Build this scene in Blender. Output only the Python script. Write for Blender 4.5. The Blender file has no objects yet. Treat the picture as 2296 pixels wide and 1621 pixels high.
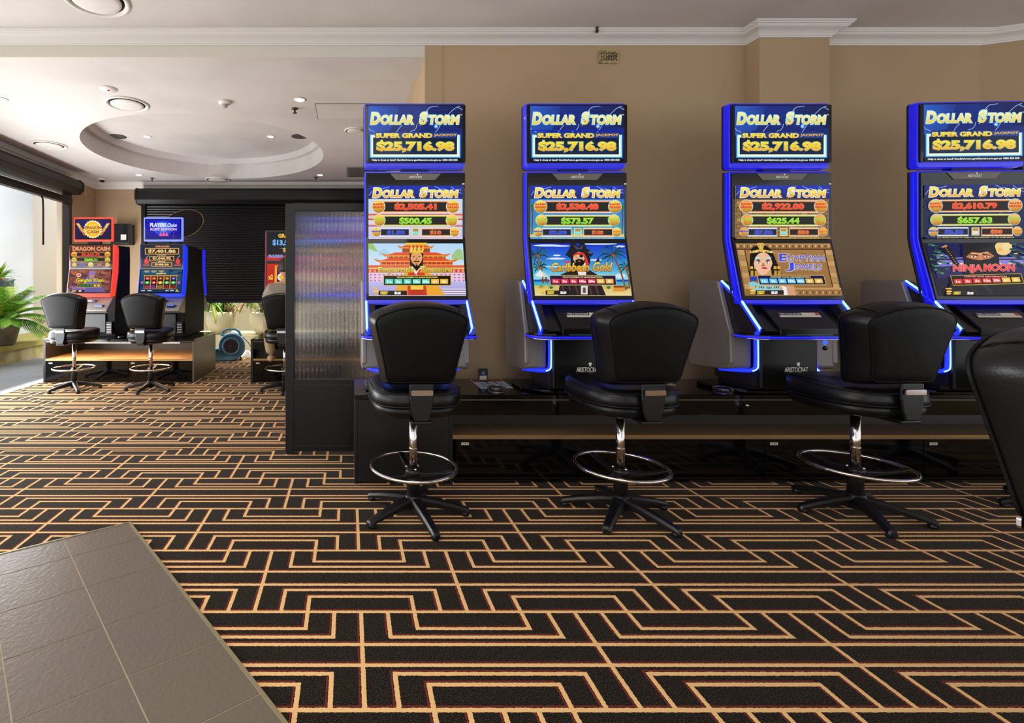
import bpy, bmesh, math, random
from mathutils import Vector, Matrix
R = math.radians
random.seed(7)
C = bpy.context.scene.collection
F = 1100.0; VX = 782.0; VY = 642.0; EYE = 1.2          # focal length and vanishing point in image pixels, eye height
def X(px, Y): return (px - VX) * Y / F
def Z(py, Y): return EYE - (py - VY) * Y / F
def YF(py): return EYE * F / (py - VY)                   # distance of a floor point seen at row py

# ------------------------------------------------------------------ camera, world, light, exposure
cam_d = bpy.data.cameras.new('camera'); cam = bpy.data.objects.new('camera', cam_d); C.objects.link(cam)
cam.location = (0, 0, EYE); cam.rotation_euler = (R(90), 0, 0)
cam_d.sensor_fit = 'HORIZONTAL'; cam_d.sensor_width = 36; cam_d.lens = F / 2296 * 36
cam_d.shift_x = (1148 - VX) / 2296; cam_d.shift_y = -(810.5 - VY) / 2296
cam_d.clip_start = 0.02; cam_d.clip_end = 100
bpy.context.scene.camera = cam
sc = bpy.context.scene
sc.view_settings.view_transform = 'Standard'; sc.view_settings.look = 'None'
sc.view_settings.gamma = 1; sc.view_settings.exposure = 0.0; sc.view_settings.use_curve_mapping = False
wd = bpy.data.worlds.new('world'); sc.world = wd; wd.use_nodes = True
wd.node_tree.nodes['Background'].inputs[0].default_value = (0.93, 0.96, 1.0, 1)
wd.node_tree.nodes['Background'].inputs[1].default_value = 1.4
sc.cycles.max_bounces = 8; sc.cycles.use_denoising = True; sc.cycles.sample_clamp_indirect = 6
def area(name, loc, rot, sx, sy, power, col):
    l = bpy.data.lights.new(name, 'AREA'); l.shape = 'RECTANGLE'; l.size = sx; l.size_y = sy; l.energy = power; l.color = col
    o = bpy.data.objects.new(name, l); C.objects.link(o); o.location = loc; o.rotation_euler = rot; return o
area('window_daylight', (-4.15, 0.9, 1.0), (0, R(-92), 0), 1.5, 6.0, 120, (0.95, 0.97, 1.0))
area('far_window_daylight', (-4.15, 5.7, 0.9), (0, R(-95), 0), 1.4, 3.4, 190, (0.97, 0.98, 1.0))
area('garden_daylight', (-1.5, 9.6, 2.9), (R(-20), 0, 0), 5.0, 1.6, 330, (1.0, 0.97, 0.9))
area('overhead_fill_light', (-1.2, 0.0, 2.99), (0, 0, 0), 4.0, 2.2, 62, (1.0, 0.93, 0.84))  # unseen soft fill added above the camera, no ceiling fitting belongs to it

area('garden_skylight', (-5.4, 5.5, 3.9), (0, 0, 0), 1.6, 8.0, 95, (0.92, 0.96, 1.0))
# ------------------------------------------------------------------ colour and materials
def lin(c):
    return tuple(((v / 255) / 12.92 if v / 255 <= 0.04045 else ((v / 255 + 0.055) / 1.055) ** 2.4) for v in c)
def hexc(h): return lin((int(h[0:2], 16), int(h[2:4], 16), int(h[4:6], 16)))
MATS = {}
def mat(name, col=None, rough=0.5, metal=0.0, emit=None, es=1.0, spec=0.5, coat=0.0, trans=0.0, ior=1.45, noise=None, bump=None, alpha=1.0):
    if name in MATS: return MATS[name]
    m = bpy.data.materials.new(name); m.use_nodes = True; nt = m.node_tree; b = nt.nodes['Principled BSDF']
    c = hexc(col) if isinstance(col, str) else (col or (0, 0, 0))
    b.inputs['Base Color'].default_value = (*c, 1); b.inputs['Roughness'].default_value = rough
    b.inputs['Metallic'].default_value = metal; b.inputs['Specular IOR Level'].default_value = spec
    b.inputs['Coat Weight'].default_value = coat; b.inputs['Transmission Weight'].default_value = trans
    b.inputs['IOR'].default_value = ior; b.inputs['Alpha'].default_value = alpha
    if emit:
        e = hexc(emit) if isinstance(emit, str) else emit
        b.inputs['Emission Color'].default_value = (*e, 1); b.inputs['Emission Strength'].default_value = es
    tc = nt.nodes.new('ShaderNodeTexCoord')
    if noise:      # (scale, second colour, contrast low, contrast high)
        n = nt.nodes.new('ShaderNodeTexNoise'); n.inputs['Scale'].default_value = noise[0]; n.inputs['Detail'].default_value = 4
        r = nt.nodes.new('ShaderNodeMapRange'); r.inputs[1].default_value = noise[2]; r.inputs[2].default_value = noise[3]
        mx = nt.nodes.new('ShaderNodeMix'); mx.data_type = 'RGBA'
        mx.inputs[6].default_value = (*c, 1); mx.inputs[7].default_value = (*(hexc(noise[1])), 1)
        nt.links.new(tc.outputs['Object'], n.inputs['Vector']); nt.links.new(n.outputs[0], r.inputs[0])
        nt.links.new(r.outputs[0], mx.inputs[0]); nt.links.new(mx.outputs[2], b.inputs['Base Color'])
    if bump:       # (scale, strength)
        n = nt.nodes.new('ShaderNodeTexNoise'); n.inputs['Scale'].default_value = bump[0]; n.inputs['Detail'].default_value = 3
        bp = nt.nodes.new('ShaderNodeBump'); bp.inputs['Strength'].default_value = bump[1]; bp.inputs['Distance'].default_value = 0.004
        nt.links.new(tc.outputs['Object'], n.inputs['Vector']); nt.links.new(n.outputs[0], bp.inputs['Height'])
        nt.links.new(bp.outputs[0], b.inputs['Normal'])
    MATS[name] = m; return m
ceil_m = mat('ceiling_paint', 'd8d3cd', 0.8, bump=(60, 0.05), noise=(1.3, 'cfc9c2', .45, .65))
trim_m = mat('trim_paint', 'e2ddd5', 0.55)
wall_m = mat('tan_wall_paint', 'b79c79', 0.75, bump=(45, 0.12), noise=(0.9, 'ad9170', .4, .65))
blackgloss = mat('black_gloss_laminate', '050506', 0.09, spec=0.45)
blacksat = mat('black_satin_laminate', '101010', 0.35, bump=(180, 0.05))
blackmat = mat('black_matte', '141414', 0.55)
charc = mat('charcoal_metal', '2c2a28', 0.4, 0.3)
silver = mat('silver_grey_panel', '8f8882', 0.38, 0.35, bump=(300, 0.05))
chrome = mat('chrome', 'd8d2cc', 0.12, 1.0)
leather = mat('black_leather', '0b0b0b', 0.34, spec=0.42, bump=(220, 0.12), noise=(5, '131313', .4, .7))
leatherback = mat('black_vinyl_back', '070707', 0.5, spec=0.22, bump=(260, 0.3))
plastic = mat('black_plastic', '0e0e0f', 0.32, bump=(90, 0.08))
glassblk = mat('black_glass', '030304', 0.06, spec=0.6)
blueshell = mat('blue_lit_shell', '08089c', 0.22, emit=(0.006, 0.006, 0.52), es=1.0, coat=0.4, bump=(120, 0.2))
blueled = mat('blue_led_strip', '2040ff', 0.3, emit=(0.12, 0.26, 1.0), es=5.0)
bluehalo = mat('blue_led_halo', '1018c0', 0.4, emit=(0.008, 0.02, 1.0), es=2.2)  # dim glow standing in for the halo of light around the strips
bluededge = mat('blue_led_edge', '1010c0', 0.25, emit=(0.01, 0.015, 0.9), es=1.3)
redshell = mat('red_lit_shell', 'd03020', 0.3, emit=(0.85, 0.06, 0.03), es=0.9)
blueshell2 = mat('bright_blue_shell', '1020d0', 0.25, emit=(0.01, 0.04, 0.85), es=1.0)
blueframe = mat('light_blue_frame', '6070ff', 0.25, emit=(0.14, 0.18, 0.95), es=1.1)
pinkshell = mat('dim_red_shell', '8c2c3c', 0.3, emit=(0.22, 0.03, 0.05), es=0.7)
white_m = mat('white_plastic', 'e6e2dc', 0.5)
label_m = mat('label_paper', 'ded6c4', 0.6)
gold_m = mat('brushed_gold', 'b08a50', 0.35, 0.8)
beige_m = mat('beige_laminate', 'c09a70', 0.35, spec=0.4)
ashglass = mat('clear_glass', 'ffffff', 0.03, trans=1.0, ior=1.45)

# ------------------------------------------------------------------ mesh builder
class MB:
    def __init__(s): s.v = []; s.f = []; s.mi = []; s.sm = []; s.ms = []
    def m(s, mt):
        if mt not in s.ms: s.ms.append(mt)
        return s.ms.index(mt)
    def add(s, vs, fs, mt, smooth=False):
        o = len(s.v); s.v += [tuple(v) for v in vs]; k = s.m(mt)
        for f in fs: s.f.append(tuple(i + o for i in f)); s.mi.append(k); s.sm.append(smooth)
    def box(s, x0, x1, y0, y1, z0, z1, mt, mtx=None):
        vs = [Vector(p) for p in ((x0,y0,z0),(x1,y0,z0),(x1,y1,z0),(x0,y1,z0),(x0,y0,z1),(x1,y0,z1),(x1,y1,z1),(x0,y1,z1))]
        if mtx: vs = [mtx @ v for v in vs]
        s.add(vs, [(0,3,2,1),(4,5,6,7),(0,1,5,4),(1,2,6,5),(2,3,7,6),(3,0,4,7)], mt); return s
    def prism(s, poly, axis, a0, a1, mt, smooth=False):
        n = len(poly)
        def P(p, a): return (a, p[0], p[1]) if axis == 'x' else ((p[0], a, p[1]) if axis == 'y' else (p[0], p[1], a))
        vs = [P(p, a0) for p in poly] + [P(p, a1) for p in poly]
        s.add(vs, [(i, (i+1) % n, n+(i+1) % n, n+i) for i in range(n)], mt, smooth)
        s.add(vs, [tuple(range(n-1, -1, -1)), tuple(range(n, 2*n))], mt); return s
    def loft(s, rings, mt, cap0=True, cap1=True, smooth=True, closed=True):
        n = len(rings[0]); vs = [p for r in rings for p in r]; fs = []
        for k in range(len(rings)-1):
            for i in range(n if closed else n-1):
                j = (i+1) % n; fs.append((k*n+i, k*n+j, (k+1)*n+j, (k+1)*n+i))
        if cap0: fs.append(tuple(range(n-1, -1, -1)))
        if cap1: fs.append(tuple(range((len(rings)-1)*n, len(rings)*n)))
        s.add(vs, fs, mt, smooth); return s
    def lathe(s, prof, mt, cx=0, cy=0, cz=0, seg=32, smooth=True, axis='z'):
        rings = []
        for r, z in prof:
            ring = []
            for i in range(seg):
                a = 2*math.pi*i/seg
                p = (r*math.cos(a), r*math.sin(a), z)
                if axis == 'y': p = (p[0], p[2], -p[1])
                if axis == 'x': p = (p[2], p[0], p[1])
                ring.append((cx+p[0], cy+p[1], cz+p[2]))
            rings.append(ring)
        return s.loft(rings, mt, smooth=smooth)
    def tube(s, pts, r, mt, seg=10, closed=False, smooth=True):
        pts = [Vector(p) for p in pts]; n = len(pts); rings = []
        rr = r if isinstance(r, (list, tuple)) else [r]*n
        up = Vector((0.0137, 0.021, 1))
        prev = None
        for i, p in enumerate(pts):
            if closed: t = pts[(i+1) % n] - pts[i-1]
            else: t = pts[min(i+1, n-1)] - pts[max(i-1, 0)]
            t.normalize()
            if prev is None:
                a = t.cross(up if abs(t.z) < 0.95 else Vector((1, 0.02, 0))).normalized()
            else:
                a = (prev - t*prev.dot(t)).normalized()
            prev = a; b = t.cross(a)
            rings.append([p + (a*math.cos(2*math.pi*k/seg) + b*math.sin(2*math.pi*k/seg))*rr[i] for k in range(seg)])
        if closed:
            rings.append(rings[0]); return s.loft(rings, mt, False, False, smooth)
        return s.loft(rings, mt, True, True, smooth)
    def obj(s, name, parent=None, bevel=0, seg=2, mtx=None):
        me = bpy.data.meshes.new(name); me.from_pydata(s.v, [], s.f); me.update()
        for m in s.ms: me.materials.append(m)
        me.polygons.foreach_set('material_index', s.mi); me.polygons.foreach_set('use_smooth', s.sm)
        bm = bmesh.new(); bm.from_mesh(me)
        bmesh.ops.remove_doubles(bm, verts=bm.verts, dist=1e-6); bmesh.ops.recalc_face_normals(bm, faces=bm.faces)
        bm.to_mesh(me); bm.free()
        o = bpy.data.objects.new(name, me); C.objects.link(o)
        if parent: o.parent = parent
        if bevel:
            b = o.modifiers.new('bevel', 'BEVEL'); b.width = bevel; b.segments = seg; b.limit_method = 'ANGLE'; b.angle_limit = R(40)
        return o
def thing(name, loc, label, cat, group=None, rz=0):
    o = bpy.data.objects.new(name, None); C.objects.link(o); o.location = loc; o.rotation_euler = (0, 0, rz)
    o.empty_display_size = 0.1
    return tag(o, label, cat, group)
def tag(o, label, cat, group=None, kind=None):
    o['label'] = label; o['category'] = cat
    if group: o['group'] = group
    if kind: o['kind'] = kind
    return o
def struct(o): o['kind'] = 'structure'; return o
def kids(o): return [c for c in C.objects if c.parent == o]
def copy_tree(o, parent=None):
    c = o.copy(); C.objects.link(c)
    if parent: c.parent = parent
    for ch in kids(o): copy_tree(ch, c)
    return c
def circ(cx, cy, r, n=48, ry=None): return [(cx + r*math.cos(2*math.pi*i/n), cy + (ry or r)*math.sin(2*math.pi*i/n)) for i in range(n)]
def catmull(pts, k=4, closed=True):
    n = len(pts); out = []
    for i in range(n if closed else n-1):
        p0, p1, p2, p3 = [pts[(i+d) % n] if closed else pts[max(0, min(n-1, i+d))] for d in (-1, 0, 1, 2)]
        for j in range(k):
            t = j/k
            out.append(tuple(0.5*((2*b) + (-a+c)*t + (2*a-5*b+4*c-d)*t*t + (-a+3*b-3*c+d)*t**3) for a, b, c, d in zip(p0, p1, p2, p3)))
    if not closed: out.append(pts[-1])
    return out

# ------------------------------------------------------------------ carpet material (woven line pattern, in metres)
def carpet_material():
    m = bpy.data.materials.new('patterned_carpet'); m.use_nodes = True; nt = m.node_tree; N = nt.nodes; L = nt.links
    b = N['Principled BSDF']; b.inputs['Roughness'].default_value = 0.95; b.inputs['Specular IOR Level'].default_value = 0.1; b.inputs['Sheen Weight'].default_value = 0.10; b.inputs['Sheen Roughness'].default_value = 0.35; b.inputs['Sheen Tint'].default_value = (1, .8, .62, 1)
    def mt(op, a, c=None, d=None):
        n = N.new('ShaderNodeMath'); n.operation = op
        for i, v in enumerate((a, c, d)):
            if v is None: continue
            if isinstance(v, (int, float)): n.inputs[i].default_value = v
            else: L.new(v, n.inputs[i])
        return n.outputs[0]
    tc = N.new('ShaderNodeTexCoord'); sep = N.new('ShaderNodeSeparateXYZ'); L.new(tc.outputs['Object'], sep.inputs[0])
    nz = N.new('ShaderNodeTexNoise'); nz.inputs['Scale'].default_value = 150; nz.inputs['Detail'].default_value = 2; L.new(tc.outputs['Object'], nz.inputs['Vector'])
    nz2 = N.new('ShaderNodeTexNoise'); nz2.inputs['Scale'].default_value = 130; L.new(tc.outputs['Object'], nz2.inputs['Vector'])
    wx = mt('MULTIPLY', mt('SUBTRACT', nz.outputs[0], 0.5), 0.006); wy = mt('MULTIPLY', mt('SUBTRACT', nz2.outputs[0], 0.5), 0.006)
    PX, PY, HW = 0.786, 0.4195, 0.0073
    def mask(dx, dy, hw):
        x = mt('ADD', mt('ADD', sep.outputs[0], wx), dx - 0.438); y = mt('ADD', mt('ADD', sep.outputs[1], wy), dy - 1.809)
        t = mt('DIVIDE', y, PY); band = mt('FLOOR', t); v = mt('SUBTRACT', t, band)
        odd = mt('FLOORED_MODULO', band, 2.0) if False else mt('ABSOLUTE', mt('MODULO', band, 2.0))
        u = mt('ADD', mt('DIVIDE', x, PX), mt('MULTIPLY', odd, 0.5))
        u = mt('SUBTRACT', u, mt('FLOOR', mt('ADD', u, 0.5)))
        U = mt('MULTIPLY', mt('ABSOLUTE', u), PX)                    # metres from the long stroke
        Wv = mt('MULTIPLY', mt('MINIMUM', v, mt('SUBTRACT', 1.0, v)), PY)   # metres from the through line
        def near(a, c): return mt('LESS_THAN', mt('ABSOLUTE', mt('SUBTRACT', a, c)), hw)
        def lt(a, c): return mt('LESS_THAN', a, c)
        def gt(a, c): return mt('GREATER_THAN', a, c)
        parts = [near(Wv, 0.0), near(Wv, 0.393*PY), near(U, 0.0),
                 mt('MULTIPLY', near(U, PX/8), lt(Wv, 0.31*PY + hw)), mt('MULTIPLY', near(Wv, 0.31*PY), gt(U, PX/8 - hw)),
                 mt('MULTIPLY', near(U, PX/4), lt(Wv, 0.212*PY + hw)), mt('MULTIPLY', near(Wv, 0.212*PY), gt(U, PX/4 - hw))]
        r = parts[0]
        for p in parts[1:]: r = mt('MAXIMUM', r, p)
        return r
    gold = mask(0, 0, HW)
    red = mask(0.0125, -0.0125, 0.0022)
    fine = N.new('ShaderNodeTexNoise'); fine.inputs['Scale'].default_value = 330; fine.inputs['Detail'].default_value = 2; L.new(tc.outputs['Object'], fine.inputs['Vector'])
    r1 = N.new('ShaderNodeMapRange'); r1.inputs[1].default_value = .52; r1.inputs[2].default_value = .72; L.new(fine.outputs[0], r1.inputs[0])
    def mix(f, a, c):
        n = N.new('ShaderNodeMix'); n.data_type = 'RGBA'
        if isinstance(f, (int, float)): n.inputs[0].default_value = f
        else: L.new(f, n.inputs[0])
        for i, v in ((6, a), (7, c)):
            if isinstance(v, tuple): n.inputs[i].default_value = (*v, 1)
            else: L.new(v, n.inputs[i])
        return n.outputs[2]
    dark = mix(r1.outputs[0], hexc('120e0d'), hexc('5c5040'))
    c1 = mix(red, dark, hexc('7c2a24'))
    c2 = mix(gold, c1, mix(fine.outputs[0], hexc('f4c88c'), hexc('e4b274')))
    L.new(c2, b.inputs['Base Color'])
    bp = N.new('ShaderNodeBump'); bp.inputs['Strength'].default_value = 0.5; bp.inputs['Distance'].default_value = 0.003
    L.new(fine.outputs[0], bp.inputs['Height']); L.new(bp.outputs[0], b.inputs['Normal'])
    return m
carpet = carpet_material()

# ------------------------------------------------------------------ the room
WY = 3.57; CZ = 3.035; FZ = 2.95; BY = 8.3; LX = -4.28; RX = 0.555
b = MB(); b.box(-3.84, 7.0, -3.0, BY+0.02, -0.1, 0.0, carpet); struct(b.obj('floor'))
concrete = mat('outside_concrete', '9a9da2', 0.6, noise=(1.2, '84878c', .35, .7), bump=(30, .1))
paleconc = mat('pale_outside_concrete', 'cfc8b8', 0.7, noise=(2.0, 'b7ae9a', .35, .7))
b = MB(); b.box(-9, -3.84, -3.0, BY+0.02, -0.12, -0.012, concrete); struct(b.obj('floor'))
b = MB(); b.box(-9, 3, BY+0.02, 12.5, -0.12, -0.02, paleconc); struct(b.obj('floor'))

# tiled inlay with pale grout and an edge trim, one slab of the floor
tile_m = mat('grey_slate_tile', '6f6355', 0.34, spec=0.35, bump=(70, 0.35), noise=(2.2, '6b6056', .35, .7))
grout_m = mat('pale_grout', 'b5a88c', 0.8); edge_m = mat('edge_trim', '9d9072', 0.4, 0.5)
c0 = Vector((X(290, YF(1175)), YF(1175))); u_ = Vector((0.635, -0.7725)); v_ = Vector((-0.833, -0.553))
def T(a, bb, z): p = c0 + u_*a + v_*bb; return (p.x, p.y, z)
b = MB()
b.loft([[T(0,0,z), T(3.6,0,z), T(3.6,3.3,z), T(0,3.3,z)] for z in (0.0, 0.006)], grout_m, smooth=False)
us = [0.004, .197] + [.197 + .2865*i for i in range(1, 13)]; vs_ = [0.004] + [.29*i for i in range(1, 12)]
for i in range(len(us)-1):
    for j in range(len(vs_)-1):
        g = 0.0022
        b.loft([[T(us[i]+g, vs_[j]+g, z), T(us[i+1]-g, vs_[j]+g, z), T(us[i+1]-g, vs_[j+1]-g, z), T(us[i]+g, vs_[j+1]-g, z)] for z in (0.005, 0.0078)], tile_m, cap0=False, smooth=False)
struct(b.obj('floor'))
b = MB()
b.loft([[T(-.006,-.006,z), T(3.6,-.006,z), T(3.6,0.003,z), T(-.006,0.003,z)] for z in (0.0, 0.010)], edge_m, smooth=False)
b.loft([[T(-.006,0.003,z), T(0.003,0.003,z), T(0.003,3.3,z), T(-.006,3.3,z)] for z in (0.0, 0.010)], edge_m, smooth=False)
struct(b.obj('trim_5'))

# front ceiling, beam with soffit, far ceiling with round recess
b = MB(); b.box(LX-.15, 7.5, -3, WY+0.02, CZ, CZ+0.1, ceil_m); struct(b.obj('ceiling'))
beam_m = mat('beam_paint', 'd6d0c2', 0.75)
b = MB(); b.box(LX-.15, RX, WY, WY+.004, 2.868, CZ, beam_m); b.box(LX-.15, RX, WY+.004, 3.97, 2.868, CZ, ceil_m); struct(b.obj('trim_6'))
RC = (-1.835, 6.46); RR = 1.50; RH = 0.30
def far_ceiling():
    b = MB(); n = 64; ci = [(RC[0]+RR*math.cos(2*math.pi*i/n), RC[1]+RR*math.sin(2*math.pi*i/n)) for i in range(n)]
    x0, x1, y0, y1 = LX-.15, RX, 3.97, BY
    outer = []
    for i in range(n):
        dx, dy = math.cos(2*math.pi*i/n), math.sin(2*math.pi*i/n)
        t = min([((x1-RC[0])/dx if dx > 1e-9 else 1e9), ((x0-RC[0])/dx if dx < -1e-9 else 1e9), ((y1-RC[1])/dy if dy > 1e-9 else 1e9), ((y0-RC[1])/dy if dy < -1e-9 else 1e9)])
        outer.append((RC[0]+dx*t, RC[1]+dy*t))
    # flat part as strips through the four corners
    corners = [(x1, y1), (x0, y1), (x0, y0), (x1, y0)]
    for i in range(n):
        j = (i+1) % n; quad = [ci[i], ci[j], outer[j], outer[i]]
        for c in corners:
            a, d = outer[i], outer[j]
            if abs(a[0]-d[0]) > 1e-6 and abs(a[1]-d[1]) > 1e-6:
                k = min(corners, key=lambda q: (q[0]-(a[0]+d[0])/2)**2 + (q[1]-(a[1]+d[1])/2)**2)
                quad = [ci[i], ci[j], d, k, a]; break
        b.add([(p[0], p[1], FZ) for p in quad], [tuple(range(len(quad)))], ceil_m)
    def ring(r, z): return [(RC[0]+r*math.cos(2*math.pi*i/n), RC[1]+r*math.sin(2*math.pi*i/n), z) for i in range(n)]
    b.loft([ring(RR, FZ), ring(RR+.012, FZ+.2), ring(RR+.012, FZ+.215), ring(RR-.05, FZ+.225), ring(RR-.09, FZ+RH)], ceil_m, False, False, smooth=False)
    b.add(ring(RR-.09, FZ+RH), [tuple(range(n))], ceil_m)
    b.box(x0, x1, y0, y1, FZ+RH+.02, FZ+RH+.06, ceil_m)
    return struct(b.obj('ceiling'))
far_ceiling()
# machine wall with its pier face and shallow column
b = MB()
b.prism([(RX, WY), (2.893, WY), (2.893, 3.455), (3.386, 3.455), (3.386, WY), (4.59, WY), (7.0, 2.61), (7.0, 4.2), (RX, 4.2)], 'z', 0, CZ, wall_m)
b.box(RX-.002, .682, WY-.004, WY+.02, 0, 2.96, wall_m)
struct(b.obj('wall_back'))
b = MB(); b.box(RX, RX+.15, 4.2, BY, 0, FZ+.1, wall_m); struct(b.obj('wall_right'))
# far wall pieces and the left wall
b = MB(); b.box(LX-.1, -3.45, BY, BY+.2, 0, FZ+.1, wall_m); b.box(-3.45, RX+.15, BY, BY+.2, 2.6, FZ+.1, wall_m); struct(b.obj('wall_far'))
b = MB(); b.box(LX-.15, LX, 7.57, BY, 0, FZ+.1, wall_m); b.box(LX-.15, LX, -1, 7.57, 2.62, FZ+.1, wall_m); struct(b.obj('wall_left'))
# crown mouldings swept along the wall plan
CROWN = [(0,0),(.010,0),(.011,.010),(.017,.013),(.022,.022),(.035,.034),(.052,.042),(.066,.047),(.074,.054),(.078,.062),(.086,.064),(.088,.072),(.094,.074),(.094,.086),(0,.086)]
def sweep(path, prof, z0, mt, side=1):
    pts = [Vector(p) for p in path]; rings = []
    for i, p in enumerate(pts):
        d0 = (pts[i]-pts[i-1]).normalized() if i else None; d1 = (pts[i+1]-pts[i]).normalized() if i < len(pts)-1 else None
        d0 = d0 or d1; d1 = d1 or d0
        n0 = Vector((d0.y, -d0.x))*side; n1 = Vector((d1.y, -d1.x))*side; mm = (n0+n1); mm /= max(mm.dot(n0), 0.2)
        rings.append([(p.x+mm.x*d, p.y+mm.y*d, z0+h) for d, h in prof])
    b = MB(); b.loft(rings, mt, smooth=False); return b
struct(sweep([(LX-.1, WY), (2.893, WY), (2.893, 3.455), (3.386, 3.455), (3.386, WY), (4.59, WY), (7.0, 2.61)], CROWN, 2.95, trim_m).obj('trim_1'))
struct(sweep([(LX, -1), (LX, BY), (RX, BY)], [(d*.9, h*1.28) for d, h in CROWN], 2.84, trim_m).obj('trim_2'))
# outside: garden walls seen through the openings
gw = mat('garden_wall_paint', 'd3d8e0', 0.8, noise=(.7, 'c6ccd6', .4, .7)); gw2 = mat('cream_garden_wall', 'd8cdbd', 0.8); gw3 = mat('olive_grey_render', '8d876e', 0.85)
b = MB(); b.box(-6.6, -6.4, -1, 9.96, -.1, 3.6, gw); struct(b.obj('wall_garden_left'))
b = MB(); b.box(-6.4, -5.93, 9.96, 10.2, -.1, 3.6, gw2); struct(b.obj('wall_garden_pier'))
b = MB(); b.box(-6.0, -5.0, 10.2, 10.4, -.1, 3.6, gw3); b.box(-5.0, 3, 10.9, 11.1, -.1, 2.2, gw3); struct(b.obj('wall_garden_far'))
# left window opening: post, rail and track
fr = mat('dark_window_frame', '38332f', 0.4, 0.4)
b = MB(); b.box(LX-.1, LX+.01, 7.50, 7.57, 0, 2.62, fr); b.box(LX-.06, LX+.03, -1, 7.55, 2.46, 2.56, fr); b.box(LX-.06, LX+.02, -1, 7.55, 2.60, 2.63, fr)
struct(b.obj('window_1', bevel=.004))
# ------------------------------------------------------------------ screens: flat coloured shapes on an emitting panel
def screen_material():
    m = bpy.data.materials.new('screen_image'); m.use_nodes = True; nt = m.node_tree
    a = nt.nodes.new('ShaderNodeVertexColor'); a.layer_name = 'image'
    bs = nt.nodes['Principled BSDF']; bs.inputs['Base Color'].default_value = (0.004, 0.004, 0.004, 1); bs.inputs['Roughness'].default_value = 0.08; bs.inputs['Specular IOR Level'].default_value = 0.15
    nt.links.new(a.outputs[0], bs.inputs['Emission Color']); bs.inputs['Emission Strength'].default_value = 0.95
    return m
SCR = screen_material()
_tc = {}
def text_mesh(s, bold, spacing=1.0):
    k = (s, bold, spacing)
    if k in _tc: return _tc[k]
    cu = bpy.data.curves.new('t', 'FONT'); cu.body = s.replace('$', 'S'); cu.size = 1; cu.offset = bold; cu.resolution_u = 3; cu.space_character = spacing
    o = bpy.data.objects.new('t', cu); C.objects.link(o); dg = bpy.context.evaluated_depsgraph_get(); dg.update()
    me = o.evaluated_get(dg).to_mesh(); vs = [(v.co.x, v.co.y) for v in me.vertices]; fs = [tuple(p.vertices) for p in me.polygons]
    o.evaluated_get(dg).to_mesh_clear(); C.objects.unlink(o); bpy.data.objects.remove(o); bpy.data.curves.remove(cu)
    if s.startswith('$') and len(s) < 12:          # the bar of the dollar sign, above and below the S
        xa = min(v[0] for v in vs); w = .62; h = max(v[1] for v in vs); l = min(v[1] for v in vs)
        for y0, y1 in ((h-.04, h+.10), (-.12, .04)):
            k0 = len(vs); vs += [(xa+w*.40, y0), (xa+w*.62, y0), (xa+w*.62, y1), (xa+w*.40, y1)]; fs.append((k0, k0+1, k0+2, k0+3))
    xs = [v[0] for v in vs]; ys = [v[1] for v in vs]; x0, x1, y0, y1 = min(xs), max(xs), min(ys), max(ys)
    r = ([((x-x0)/(x1-x0), (y-y0)/(y1-y0)) for x, y in vs], fs); _tc[k] = r; return r
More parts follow.
